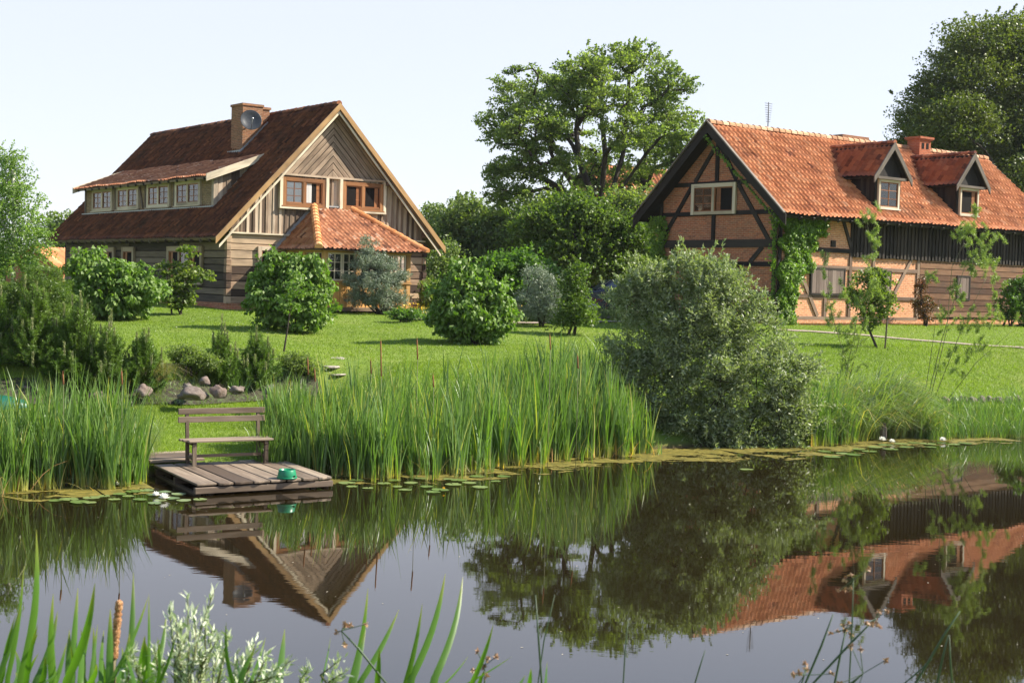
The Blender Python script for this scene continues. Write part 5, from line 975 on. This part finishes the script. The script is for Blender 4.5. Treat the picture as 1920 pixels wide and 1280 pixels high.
def flower(p, mat, rad, n, label, grp, name='water_lily', cat='water lily', sc_=1):
    root = thing(name, label, cat, p, 0, grp); mb = MB()
    for ring, (k, rr_, up) in enumerate(((n, rad, .35), (n, rad*.75, .9), (n-2, rad*.45, 1.8))):
        for i in range(k):
            a = 2*math.pi*(i+.5*ring)/k; d = Vector((math.cos(a), math.sin(a), up)).normalized(); s_ = Vector((-math.sin(a), math.cos(a), 0)); L_ = rad*1.1
            mb.poly([d*L_*.1, d*L_*.6+s_*L_*.26, d*L_, d*L_*.6-s_*L_*.26], random.random(), d)
    mb.build('petals', mat, root); m2 = MB(); m2.lathe([(0, .0), (rad*.22, .01), (rad*.2, rad*.4), (0, rad*.45)], n=8); m2.build('flower_centre', M['yellow'], root)
flower(atZ(293, 929, .02), M['petal'], .075, 9, 'small white water lily left of the larger one near the jetty corner', None)
flower(atZ(308, 935, .02), M['petal'], .10, 10, 'larger open white water lily on the pads near the jetty corner', None)
flower(atZ(222, 910, .02), M['petal'], .07, 9, 'white water lily at the foot of the left reeds', None)
flower(atZ(1655, 826, .03), M['petal'], .11, 9, 'left white water lily of the close pair by the arching sedge', None)
flower(atZ(1673, 829, .03), M['petal'], .09, 9, 'right white water lily of the close pair by the arching sedge', None)
flower(atZ(1768, 826, .03), M['petal'], .10, 9, 'white water lily alone on pads near the right bank', None)
for (x, y, lb) in ((646, 862, 'tiny yellow pond flower between reed stems right of the jetty, upper of two'), (646, 882, 'tiny yellow pond flower in the algae right of the jetty, lower of two'), (901, 879, 'tiny yellow pond flower below the tallest reeds, rightmost one'), (832, 916, 'tiny yellow pond flower out among the lily pads before the reeds')): flower(atZ(x, y, .05), M['yellow'], .035, 6, lb, 'yellow pond flowers', 'pond_flower', 'flower')
# ---------------------------------------------------------------- jetty, bench, bowl
JO = Vector((-5.09, 21.95, -.085)); JA = R_(31); jt = thing('wooden_jetty', 'weathered plank jetty over the pond carrying the bench', 'jetty', JO, JA); rj = random.Random(2)
x = 0; k = 0; widths = [.36, .27, .33, .30, .30, .27, .30, .26]
for w in widths:
    e0 = rj.uniform(-.03, .03)-(.03 if k in (2, 6) else 0); L_ = 2.45+rj.uniform(-.02, .05); mb = MB(); sh = .10*0
    nseg = 4; z0, z1 = .25, .29+rj.uniform(-.004, .006)
    pf = [(x+.01, e0), (x+w*.3, e0-rj.uniform(0, .035)), (x+w*.65, e0+rj.uniform(-.03, .02)), (x+w-.012, e0+rj.uniform(-.02, .03)), (x+w-.012, L_), (x+.01, L_)]
    mb.prism([(a, b, z0) for a, b in pf], (0, 0, z1-z0), rj.random(), (0, 1, 0)); mb.build('plank', M['dock'], jt, bevel=.008); x += w; k += 1
JW = x
mb = MB(); mb.box(-.03, JW+.02, -.0, .09, .12, .225, .35, 'x'); mb.build('front_beam', M['dock'], jt, .01)
for y in (1.2, 2.3): mb = MB(); mb.box(0, JW, y, y+.1, .12, .225, .3, 'x'); mb.build('cross_beam', M['dock_dark'], jt)
for x0 in (.02, JW-.1): mb = MB(); mb.box(x0, x0+.08, .1, 2.4, .05, .118, .3, 'y'); mb.build('side_beam', M['dock_dark'], jt)
for x0, y0 in ((.28, .16), (JW-.28, .16), (.2, 2.2), (JW-.2, 2.2)): mb = MB(); mb.tube([(x0, y0, -1.2), (x0, y0, .12)], .07, 10, .2); mb.build('post', M['dock_dark'], jt)
for k in range(5): mb = MB(); y = 2.52+k*.24; mb.box(-.05+.0*k, .95, y, y+.21, .31, .355, None, 'x'); mb.build('landing_board', M['dock'], jt, .006)
bo = atZ(432, 868, .29); bn = thing('garden_bench', 'old slatted wooden bench standing on the jetty, seen from the front', 'bench', (-5.12, 24.40, .207), R_(28))
BW = 1.60
for i, (y, w) in enumerate(((-.22, .13), (-.075, .13), (.07, .12))): mb = MB(); mb.box(-BW/2+(.05 if i == 0 else -.02*i), BW/2, y, y+w, .43, .465, None, 'x'); mb.build('seat_slat', M['dock'], bn, .006)
for z in (.74, .89): mb = MB(); mb.box(-BW/2-.03, BW/2-.02, .27, .30, z, z+.105, None, 'x'); mb.build('back_slat', M['dock'], bn, .006)
for sx in (-1, 1):
    x = sx*(BW/2-.14); mb = MB(); mb.beam((x, .24, 0), (x, .33, .99), .055, .08, up=(0, 1, 0)); mb.build('rear_leg', M['dock_dark'], bn)
    mb = MB(); mb.beam((x+.02, -.15, 0), (x+.02, -.15, .43), .07, .07, up=(0, 1, 0)); mb.build('front_leg', M['dock_dark'], bn)
    mb = MB(); mb.beam((x+.01, -.2, .40), (x+.01, .27, .40), .05, .06); mb.build('seat_rail', M['dock_dark'], bn)
    mb = MB(); mb.beam((x+.01, -.15, .13), (x+.01, .25, .13), .04, .05); mb.build('side_stretcher', M['dock_dark'], bn)
mb = MB(); mb.beam((-BW/2+.14, .06, .155), (BW/2-.14, .06, .155), .06, .05); mb.build('stretcher', M['dock'], bn)
bp = atZ(538, 896, .21); M['green_plastic'] = plain('green_plastic', (.01, .19, .085), .35); bw = thing('plastic_bowl', 'green plastic pet bowl standing on the front edge of the jetty', 'bowl', bp, .5)
mb = MB(); mb.lathe([(.0, .0), (.158, .0), (.162, .01), (.135, .118), (.128, .126), (.120, .122), (.115, .06), (.0, .05)], n=32, tint=.5); mb.build('bowl', M['green_plastic'], bw); bw.scale = (1.04, 1.04, 1.2)
mb = MB(); mb.lathe([(.161, .004), (.168, .004), (.166, .02), (.158, .022)], n=32); mb.build('rim', M['green_plastic'], bw)
mb = MB(); mb.box(.06, .09, -.155, -.146, .03, .05); mb.build('notch', M['dark_in'], bw)
# ---------------------------------------------------------------- stones
t = NT('field_stone'); ob = t.n('ShaderNodeObjectInfo'); oc = t.coord('Object'); n = t.noise(oc, 5, 6, .7); c = t.ramp(n, [(.3, (.06, .052, .046)), (.55, (.16, .14, .12)), (.75, (.28, .245, .21))])
c = t.mix(t.math('MULTIPLY', ob.outputs['Random'], .35), c, (.26, .14, .10)); n2 = t.noise(oc, 2.2, 4); c = t.mix(t.ramp(n2, [(.55, (0, 0, 0)), (.7, (.6, .6, .6))]), c, (.07, .09, .04)); t.col(c); t.bump(n, .7, .04); M['stone'] = t.set(Roughness=.9, Specular_IOR_Level=.2)
def rock(label, p, sx, sy, sz, seed, name='rock', cat='rock', group=None):
    bm_ = bpy.data.meshes.new('rock'); import bmesh as bme; b = bme.new(); bme.ops.create_icosphere(b, subdivisions=3, radius=1)
    for v in b.verts:
        q = v.co.copy(); f = 1+.55*noise.noise(q*1.3+Vector((seed*3.1, seed, 0)))+.16*noise.noise(q*3+Vector((seed, 0, 9))); q = q*f
        v.co = Vector((q.x*sx, q.y*sy, max(q.z, -.55)*sz))
    b.to_mesh(bm_); b.free(); bm_.materials.append(M['stone']); bm_.polygons.foreach_set('use_smooth', np.ones(len(bm_.polygons), bool)); o = link(bpy.data.objects.new(name, bm_)); o.location = p; o.rotation_euler = (0, 0, seed*1.7); return tag(o, label, cat, group)
RG = 'boulders of the rockery'
rocks = [(360, 736, 40, 16, 'wide grey boulder lying in front of the rockery'), (410, 732, 18, 19, 'upright grey boulder right of the wide one'), (384, 710, 18, 10, 'rosy boulder above the wide grey one'), (350, 719, 11, 7, 'small pale round stone on the wide boulder'), (268, 730, 24, 15, 'boulder half hidden by the dry grass tuft'), (445, 728, 18, 12, 'boulder under the twin pines'), (508, 728, 18, 13, 'boulder at the right end of the rockery by the reeds'), (185, 738, 22, 11, 'boulder below the candle pine'), (40, 738, 28, 10, 'boulder below the tallest pine at the left')]
for i, (x, y, rx, ry, lb) in enumerate(rocks):
    Y = 29.9+.42*((735-y)/15.) ; p = atY(x, y, Y); k = Y/FPX; p.z = max(p.z, zgf(p.x, Y)-.05); p.z -= .06; rock(lb, p, rx*k*.75, rx*k*.6, ry*k*.85, i+1, group=RG)
M['ridge_stone'] = (lambda t: (t.col(t.ramp(t.noise(t.coord('Object'), 9, 4, .7), [(.3, (.16, .14, .11)), (.6, (.34, .30, .24))])), t.set(Roughness=.95))[1])(NT('slab_stone'))
stp = [(632, 704), (620, 687), (634, 672)]
for i, (x, y) in enumerate(stp):
    g = ground(x, y); mb = MB(); n = 7; P = [(.24*math.cos(2*math.pi*k/n)*(1+.3*math.sin(k*3+i)), .20*math.sin(2*math.pi*k/n)*(1+.15*math.cos(k*5+i)), 0) for k in range(n)]; mb.prism(P, (0, 0, .05), .5); o = mb.build('stepping_stone', M['ridge_stone'], None, .02); o.rotation_euler = (random.uniform(-.1, .1), random.uniform(-.1, .1), i*.9); o.location = g+Vector((0, 0, -.035)); tag(o, ['lowest', 'middle', 'topmost'][i]+' flat stone of the garden steps climbing the slope behind the reeds', 'stepping stone', 'stone steps')
for i in range(9):
    x = 1772+i*17; g = ground(x, 756-(i % 3)); k = g.y/FPX; rock(ORD[i]+' small pale stone from the left in the low edging row above the right reeds', g+Vector((0, 0, .06)), 8*k, 8*k, 7.5*k, 40+i, 'edging_stone', 'stone', 'edging stones')
rock('small grey pointed stone at the foot of the arching sedge', atY(1656, 815, 33.0)+Vector((0, 0, .05)), .07, .06, .26, 77)
# paths
M['sand'] = (lambda t: (t.col(t.ramp(t.noise(t.coord('Object'), 14, 4, .7), [(.3, (.20, .16, .12)), (.6, (.34, .27, .21)), (.8, (.44, .36, .29))])), t.set(Roughness=.95))[1])(NT('sandy_path'))
def strip(name, pts, w, mat, lift=.02):
    V = []; P = [ground(*p) if len(p) == 2 else Vector(p) for p in pts]; Q = []
    for a, b in zip(P, P[1:]):
        n = max(2, int((b-a).length/.4)); Q += [a+(b-a)*(i/n) for i in range(n)]
    Q.append(P[-1]); rs = random.Random(1)
    for i, q in enumerate(Q):
        d = (Q[min(i+1, len(Q)-1)]-Q[max(i-1, 0)]); d.z = 0; d.normalize(); s_ = Vector((-d.y, d.x, 0))
        for sg in (-1, 0, 1): p = q+s_*sg*(w/2+rs.uniform(-.04, .04)); V.append((p.x, p.y, zgf(p.x, p.y)+lift))
    F = [(i*3+j, i*3+j+1, i*3+j+4, i*3+j+3) for i in range(len(Q)-1) for j in range(2)]; o = np_mesh(name, V, F, mat); o['kind'] = 'structure'
strip('path', [(1450, 619), (1520, 622), (1620, 629), (1740, 640), (1850, 649), (1960, 657), (2140, 668)], .5, M['sand'], .03)
strip('yard', [(1000, 588), (1060, 592), (1150, 590), (1250, 588)], 3.6, M['sand'], .05)
strip('path', [(950, 606), (1000, 607), (1060, 606), (1130, 604), (1200, 603)], .5, M['sand'], .05)
strip('path', [(735, 598), (800, 601), (850, 603), (940, 606)], .4, M['stone'], .05)
M['shade_soil'] = (lambda t: (t.col(t.ramp(t.noise(t.coord('Object'), 9, 5, .7), [(.35, (.02, .018, .01)), (.5, (.045, .04, .02)), (.62, (.06, .09, .025))])), t.bump(t.noise(t.coord('Object'), 20, 4), .8, .05), t.set(Roughness=.95))[2])(NT('shade_dark_soil'))
strip('shade_soil', [ground(x, y, 29.5)[:] for x, y in ((-40, 722), (60, 724), (160, 722), (260, 720), (330, 718), (400, 716), (470, 716), (540, 712), (590, 708))], 1.5, M['shade_soil'], .035)  # dark soil strip laid to stand in for the shade among the boulders
# flower beds
def flowers(label, spots, mat, seed, h=.5, grp=None, lname='flower_bed', D=None, nb=1):
    r = np.random.default_rng(seed); g0 = ground(*spots[0]) ; root = thing(lname, label, 'flower bed', g0, 0, grp); C = []; P = []
    for s_ in spots:
        g = ground(*s_)
        for q in range(14): o_ = np.array([r.normal(0, .28), r.normal(0, .25), 0]); P.append(np.array(g)+o_); hh = h*r.uniform(.6, 1.1); C += [np.array(g)+o_*1.1+np.array([0, 0, hh])+r.normal(0, .03, 3) for _ in range(4 if mat is not M['yellow'] else 2)]
    P = np.repeat(np.array(P), 12, 0)+r.normal(0, .05, (len(P)*12, 3))*np.array([1, 1, 0]); P[:, 2] = zg(P[:, 0], P[:, 1]); blades('leaves', P, h*r.uniform(.4, 1, len(P)), .022, M['sedge'], root, .3, .4, 3, r, None, None, tuple(g0))
    leaf_mesh('blossoms', np.array(C)-np.array(g0), .07, .055, mat, root, None, None, None, r)
flowers('yellow flowers and leaves right behind the lone lilac bush', [(965, 598), (975, 600), (985, 596), (958, 604)], M['yellow'], 1, .55)
flowers('yellow flowers by the right corner of the wooden house', [(770, 592), (790, 592), (810, 592), (785, 598), (830, 594)], M['yellow'], 2, .4)
flowers('red flowers before the parked car', [(1125, 598), (1150, 598), (1175, 598), (1200, 598), (1140, 594)], M['redbush'], 3, .75)
p = ground(768, 603); plant('leafy_plant', 'low leafy plant at the porch bed edge', 'plant', p, px_blobs(p.y, [(770, 592, 28, 12), (745, 590, 20, 10)]), (.12, .06), M['fern'], clumps=50, per=30, cr=.2, seed=9, stems=2, ntarget=10)
g = ground(290, 733, 31.0); r = np.random.default_rng(6); P = np.array([[g.x, g.y-.1, g.z]])+r.normal(0, .14, (420, 3))*np.array([1, .6, 0]); o = blades('dry_grass_tuft', P, .62, .012, M['drygrass'], None, .5, .9, 5, r, None, None, tuple(g)); o.location = g; tag(o, 'straw coloured grass tuft drooping over the rockery stones', 'grass tuft')
# ---------------------------------------------------------------- car
M['carpaint'] = plain('dark_blue_paint', (.018, .022, .035), .25, .3, .6); M['tyre'] = plain('tyre', (.02, .02, .02), .8); M['lamp_red'] = plain('red_lamp', (.35, .02, .015), .3)
cg = atY(1172, 590, 56); cz = zgf(cg.x, 56); car = thing('parked_car', 'dark blue car parked behind the shrubs between the houses', 'car', (cg.x-.2, 56, cz), R_(8))
side = [(-2.1, .45), (-2.08, .8), (-1.95, .98), (-1.1, 1.08), (-.55, 1.52), (.2, 1.6), (1.3, 1.57), (1.85, 1.12), (2.1, 1.0), (2.12, .5), (1.9, .32), (-1.9, .32)]
body = [p for p in side if p[1] < 1.2 or 0]; body = [(-2.1, .45), (-2.08, .8), (-1.95, .98), (-1.1, 1.08), (1.85, 1.1), (2.1, 1.0), (2.12, .5), (1.9, .3), (-1.9, .3)]
mb = MB(); mb.prism([(x, -.88, z) for x, z in body], (0, 1.76, 0), .5); mb.build('body', M['carpaint'], car, .06)
cab = [(-1.15, 1.05), (-.5, 1.52), (.2, 1.6), (1.25, 1.57), (1.8, 1.07)]
mb = MB(); P = []; 
for y, s_ in ((-.84, 0), (-.70, 1), (.70, 1), (.84, 0)): pass
lo = [(x, z) for x, z in cab]; V = [(x, -.84+(.15 if z > 1.2 else 0), z) for x, z in cab]+[(x, .84-(.15 if z > 1.2 else 0), z) for x, z in cab]; mb.poly(V, .5, (1, 0, 0), [(4, 3, 2, 1, 0), (5, 6, 7, 8, 9), (0, 1, 6, 5), (1, 2, 7, 6), (2, 3, 8, 7), (3, 4, 9, 8)]); mb.build('cabin', M['carpaint'], car, .02)
M['carglass'] = plain('car_glass', (.06, .07, .08), .08, 0, .8)
for q in ([(-.9, 1.12), (-.48, 1.46), (-.05, 1.52), (-.05, 1.12)], [(.03, 1.12), (.03, 1.52), (.8, 1.52), (.8, 1.12)], [(.88, 1.12), (.88, 1.52), (1.22, 1.50), (1.58, 1.12)]):
    mb = MB(); mb.prism([(x, -.85+(z-1.05)*.30, z) for x, z in q], (0, -.008, 0)); mb.build('side_window', M['carglass'], car)
mb = MB(); mb.prism([(-1.13, -.72, 1.09), (-1.13, .72, 1.09), (-.56, .62, 1.50), (-.56, -.62, 1.50)], (-.02, 0, .012)); mb.build('windscreen', M['carglass'], car)
for x in (-1.35, 1.35):
    for y in (-.80, .80): mb = MB(); Mw = Matrix.Rotation(math.pi/2, 4, 'X'); mb.lathe([(0, -.1), (.24, -.1), (.33, -.07), (.34, 0), (.33, .07), (.24, .1), (0, .1)], (x, y, .34), 20, .5, Mw); w = mb.build('wheel', M['tyre'], car); mb = MB(); mb.lathe([(0, .11), (.19, .115), (.21, .1)], (x, y, .34), 14, .5, Mw if y < 0 else Matrix.Rotation(-math.pi/2, 4, 'X')); mb.build('hub_cap', M['metal'], w)
for y in (-.65, .65): mb = MB(); mb.box(-2.13, -2.05, y-.16, y+.16, .68, .84); mb.build('headlight', M['metal'], car); mb = MB(); mb.box(2.05, 2.14, y-.14, y+.14, .7, .95); mb.build('tail_light', M['lamp_red'], car)
# upturned green boat at the left edge
hb = ground(-22, 765, 24); mb = MB(); n = 12; P = []; 
for i in range(n+1):
    f = i/n; w = .42*math.sin(math.pi*min(.98, .06+.88*f))**.7; z = .30*(1-.5*abs(f-.5)**2)
    for j in range(9): a = math.pi*j/8; P.append(((f-.5)*1.6, math.cos(a)*w, math.sin(a)**.8*z*(.4+.6*w/.42)))
mb.poly(P, .5, (1, 0, 0), [(i*9+j, i*9+j+1, (i+1)*9+j+1, (i+1)*9+j) for i in range(n) for j in range(8)], smooth=True); o = mb.build('green_tub', plain('teal_plastic', (.01, .09, .055), .4)); o.location = hb; o.rotation_euler = (0, 0, .2); tag(o, 'rounded green plastic hull lying on the grass at the left edge', 'hull')
# ---------------------------------------------------------------- foreground
FG = 'wide green cattail leaves in the foreground'
def ground_fg(x, y): return zgf(x, y)
def fg_leaf(root, o, D, bpx, tpx, tpy, wpx, curl=0.0, dz=.3, mat='fgblade', tint=None, r=random):
    """leaf from the bank up to a tip; bpx = pixel x at the lower picture edge"""
    tip = atY(tpx, tpy, D+r.uniform(-.15, .25)); low = atY(bpx, 1290, D); dirn = (low-tip); zb = zgf(low.x, D)-.03; k = (zb-low.z)/dirn.z if dirn.z else 0; curl *= .45
    root_p = low+Vector((dirn.x*k*.35, 0, zb-low.z)); n = 14; w = wpx*.85*D/FPX; ang = r.uniform(-.5, .5); side = Vector((math.cos(ang), math.sin(ang), 0)); V = []; H = []
    for i in range(n+1):
        f = i/n; a = root_p.lerp(low, min(1, f/.45)) if f < .45 else low.lerp(tip, (f-.45)/.55); bow = math.sin(max(0, (f-.45)/.55)*math.pi)*curl*w*6
        c = a+Vector((bow, 0, 0)); ww = w*(1-max(0, (f-.5)/.5)**2.4*.96)*.5; s_ = Vector((math.cos(ang+f*.7), math.sin(ang+f*.7), 0)); nrm = s_.cross(Vector((0, 0, 1)))
        V += [c-s_*ww-o, c+nrm*ww*.35-o, c+s_*ww-o]; H += [.15+.85*f]*3
    F = [(i*3+j, i*3+j+1, i*3+j+4, i*3+j+3) for i in range(n) for j in (0, 1)]
    np_mesh('leaf', V, F, M[mat], root, np.full(len(F), r.random()*.8 if tint is None else tint), {'h': H}, True)
plants = [
 ('cattail plant at the far left foreground with the tallest leaf', 3.6, [(35, 68, 992, 20, .3), (10, 45, 1060, 12, .2), (-10, 40, 1130, 14, .1), (45, 55, 1185, 10, 0), (0, 30, 1150, 9, -.2), (28, 52, 1215, 14, 0)]),
 ('cattail plant with two broad leaves left of the brown spike', 3.4, [(100, 100, 1112, 20, -.1), (62, 108, 1145, 16, .2), (132, 146, 1102, 15, 0), (118, 178, 1092, 20, .25), (128, 130, 1180, 16, 0), (75, 85, 1230, 14, .1), (150, 157, 1185, 14, 0)]),
 ('cattail leaves in front of the brown spike', 3.5, [(205, 207, 1140, 17, 0), (172, 175, 1175, 12, .1), (168, 183, 1170, 10, 0), (238, 250, 1072, 15, .1), (190, 195, 1180, 12, -.1), (232, 243, 1185, 16, 0), (200, 278, 1118, 12, .25), (265, 272, 1190, 18, -.05), (280, 312, 1150, 14, .2), (255, 300, 1205, 16, .25)]),
 ('cattail leaf pair around the pale willow twigs', 3.3, [(280, 279, 1112, 8, 0), (440, 424, 1165, 10, -.3), (455, 442, 1230, 8, 0), (295, 332, 1185, 10, .1)]),
 ('single broad leaf standing right of the pale willow twigs', 3.4, [(522, 534, 1178, 20, 0), (503, 508, 1260, 10, 0)]),
 ('cattail plant with a long leaning leaf in the lower middle', 3.5, [(655, 690, 1102, 17, .15), (660, 686, 1178, 17, 0), (668, 748, 1142, 15, .15), (707, 712, 1215, 14, 0), (600, 620, 1193, 7, .1)]),
 ('tallest pair of bent leaves in the lower middle', 3.6, [(762, 835, 1074, 17, .3), (758, 792, 1130, 16, .1), (806, 868, 1080, 18, .3)]),
 ('cattail leaves leaning right in the lower middle', 3.4, [(825, 879, 1228, 14, .1), (880, 925, 1170, 12, .15), (860, 960, 1230, 13, .1), (895, 908, 1255, 10, 0)]),
 ('short leaf tips beside the twin dark rushes', 3.4, [(1022, 1026, 1240, 9, 0), (992, 996, 1252, 10, 0), (970, 985, 1265, 8, 0)]),
]
for i, (lb, D, lv) in enumerate(plants):
    rr2 = random.Random(100+i); low = atY(lv[0][0], 1290, D); o = Vector((low.x, D, zgf(low.x, D))); root = thing('cattail_plant', lb, 'plant', o, 0, 'cattail plants on the near bank')
    for (b, tx, ty, w, c) in lv: fg_leaf(root, o, D+rr2.uniform(-.2, .2), b, tx, ty, w, c, r=rr2)
    if i in (0, 1, 2, 3): 
        for q in range(8): b = lv[q % len(lv)][0]+rr2.uniform(-45, 45); fg_leaf(root, o, D+rr2.uniform(-.2, .3), b, b+rr2.uniform(-30, 45), rr2.uniform(1170, 1265), rr2.uniform(8, 16), rr2.uniform(-.2, .3), r=rr2)
# brown cattail spike
t = NT('cattail_brown'); n = t.noise(t.coord('Object', (1, 1, 2.0)), 110, 4, .8); t.col(t.ramp(n, [(.38, (.13, .045, .012)), (.5, (.40, .17, .055)), (.64, (.75, .48, .26))])); t.bump(n, 1, .008); M['cattail'] = t.set(Roughness=.9)
D = 3.5; a = atY(224, 1124, D); b = atY(213, 1235, D); low = atY(212, 1290, D); o = Vector((low.x, D, zgf(low.x, D))); ck = thing('cattail_spike', 'brown ragged cattail spike on its stem at the lower left', 'cattail', o)
mb = MB(); pts = [a.lerp(b, f) for f in np.linspace(0, 1, 34)]; rs = random.Random(3); mb.tube([p-o for p in pts], [.003]+[.0105+rs.uniform(-.0022, .0016) for _ in range(32)]+[.006], 12, .5); mb.build('flower_spike', M['cattail'], ck)
mb = MB(); mb.tube([Vector((0, 0, -.05)), low-o, b-o], [.009, .008, .007], 8, .5); mb.build('stem', plain('brown_green_stem', (.11, .09, .03), .6), ck)
# rushes with brown heads
M['rush'] = plain('rush_stem', (.03, .06, .02), .5); M['rushhead'] = leafmat('rush_flower', (.20, .09, .05), (.45, .30, .18), transl=.15, tcol=(1, 1, .8))
def rush(label, D, pts, head=True, rad=.003, seed=0, hs=.03, grp='rushes on the near bank'):
    r = np.random.default_rng(seed); P = [atY(x, y, D) for x, y in pts]; low = P[-1]; zb = zgf(low.x, D); dr = (P[-1]-P[-2]).normalized(); k = (zb-low.z)/dr.z if dr.z < -.1 else 0; end = low+Vector((dr.x*k*.4, 0, zb-low.z)); o = end.copy(); root = thing('rush', label, 'rush', o, 0, grp)
    mb = MB(); Q = [p-o for p in P]+[Vector((0, 0, -.03))]; mb.tube(Q, [rad*.5]+[rad]*(len(Q)-1), 6, .5); mb.build('stem', M['rush'], root)
    if head:
        c = np.array(P[0]-o); C = []; A = []; tw = MB()
        for q in range(6):
            e = c+r.normal(0, hs, 3)*np.array([1, .6, .8]); tw.tube([tuple(c), tuple(e)], .0012, 3, .5, False); n = 10; d = unit(r.normal(size=(n, 3))+np.array([0, 0, .3])); C.append(e[None]+d*.005); A.append(d)
        leaf_mesh('seed_head', np.concatenate(C), .013, .007, M['rushhead'], root, np.concatenate(A), None, None, r); tw.build('twig', M['rush'], root)
rush('rush with a small brown head leaning left in the lower middle', 3.4, [(640, 1182), (672, 1215), (728, 1285)], seed=1)
rush('upright dark rush without a head, left of the twin pair', 3.6, [(1004, 1115), (1010, 1200), (1016, 1285)], False, seed=2)
rush('thin dark rush crossing behind its twin', 3.8, [(1040, 1115), (1020, 1200), (1008, 1285)], False, .002, seed=3)
rush('short rush with a pale brown head behind a leaning leaf', 3.5, [(908, 1248), (909, 1290)], seed=4)
rush('rush with the highest brown head at the lower right', 3.4, [(1642, 1158), (1600, 1200), (1520, 1285)], seed=5, hs=.035)
rush('bare rush leaning right left of the highest headed one', 3.5, [(1562, 1151), (1540, 1210), (1508, 1285)], False, seed=6)
rush('upright rush with pale seed head at the lower right', 3.6, [(1586, 1178), (1575, 1230), (1563, 1290)], seed=7, hs=.02)
rush('rush with a seed head at eye catching mid height right', 3.5, [(1600, 1086), (1598, 1160), (1592, 1285)], seed=8, hs=.025, rad=.002)
rush('rush with head just above the lower picture edge', 3.3, [(1508, 1265), (1500, 1292)], seed=9)
rush('low spreading rush with reddish heads at the lower right', 3.3, [(1618, 1262), (1600, 1278), (1585, 1292)], seed=10, hs=.05)
rush('long bare rush leaning right at the lower right', 3.5, [(1800, 1145), (1770, 1190), (1714, 1285)], False, seed=11)
rush('thin rush leaning left under the long one', 3.5, [(1748, 1234), (1720, 1260), (1690, 1285)], False, .002, seed=12)
rush('short dark rush near the pale upright stem', 3.5, [(1778, 1190), (1768, 1230), (1756, 1285)], False, seed=13)
o_ = rush('pale dry stem standing at the lower right', 3.5, [(1780, 1190), (1782, 1240), (1786, 1290)], False, .0025, seed=14)
rush('thin dark rush at bottom centre', 3.6, [(1178, 1160), (1172, 1220), (1168, 1290)], False, .002, seed=15)
rush('short bare rush at the bottom right of centre', 3.6, [(1322, 1218), (1312, 1250), (1300, 1290)], False, .002, seed=16)
# pale willow twigs in the foreground
def twigshrub(label, D, shoots, seed):
    r = np.random.default_rng(seed); x0 = shoots[0][0]; low = atY(x0, 1300, D); o = Vector((low.x, D, zgf(low.x, D))); root = thing('pale_willow', label, 'shrub', o); C = []; A = []; mb = MB()
    for (bx_, tp) in shoots:
        base = atY(bx_, 1310, D+r.uniform(-.1, .1)); tip = atY(tp[0], tp[1], D+r.uniform(-.15, .15)); mid = base.lerp(tip, .5)+Vector((r.normal(0, .02), 0, .01)); n = 42; ts = np.linspace(.02, 1, n); q = np.array([(1-t)**2*np.array(base)+2*(1-t)*t*np.array(mid)+t*t*np.array(tip) for t in ts]); ax = unit(np.array([np.array(tip)-np.array(base)]))[0]
        mb.tube([(o*0)+Vector((base.x-o.x, base.y-o.y, 0))*.3, base-o, mid-o, tip-o], [.005, .004, .003, .001], 5, .5, False); K = 3
        qq = np.repeat(q, K, 0); keep = r.uniform(size=len(qq)) < .48; qq = qq[keep]; a = unit(r.normal(size=qq.shape)*.6+ax[None]*1.1+np.array([0, 0, .15])); C.append(qq-np.array(o)+a*.014+r.normal(0, .004, qq.shape)); A.append(a)
    leaf_mesh('crown', np.concatenate(C), .030, .0062, M['silverfg'], root, np.concatenate(A), None, None, r, .1); mb.build('stem', M['stem'], root)
sh = [(x_, (tx, ty)) for x_, tx, ty in [(345, 402, 1105), (350, 365, 1140), (340, 318, 1140), (360, 385, 1150), (370, 398, 1172), (380, 410, 1195), (350, 340, 1175), (330, 345, 1200), (400, 425, 1190), (300, 290, 1215), (280, 250, 1225), (420, 478, 1205), (430, 470, 1215), (440, 455, 1240), (470, 545, 1238), (460, 500, 1225), (480, 535, 1262), (400, 415, 1215), (360, 360, 1205), (320, 320, 1230), (230, 245, 1215), (380, 375, 1225), (410, 440, 1230), (500, 520, 1255), (345, 330, 1160), (355, 352, 1120)]]
twigshrub('pale silvery willow twigs in the lower left foreground', 3.4, sh, 5)
twigshrub('small pale willow shoot in the bottom middle', 3.5, [(635, (640, 1235)), (575, (578, 1255)), (628, (645, 1260))], 6)

# ---------------------------------------------------------------- summer haze in the air
hz = NT('haze_air'); hz.t.nodes.remove(hz.b); pv = hz.n('ShaderNodeVolumePrincipled'); pv.inputs['Color'].default_value = (.93, .95, 1, 1); pv.inputs['Density'].default_value = .00012; pv.inputs['Anisotropy'].default_value = .3; hz.l(pv.outputs[0], hz.out.inputs['Volume'])
mb = MB(); mb.box(-1600, 1600, -70, 1900, -2.5, 34); tag(mb.build('haze', hz.m), 'faint summer haze in the air', 'haze', None, 'stuff')
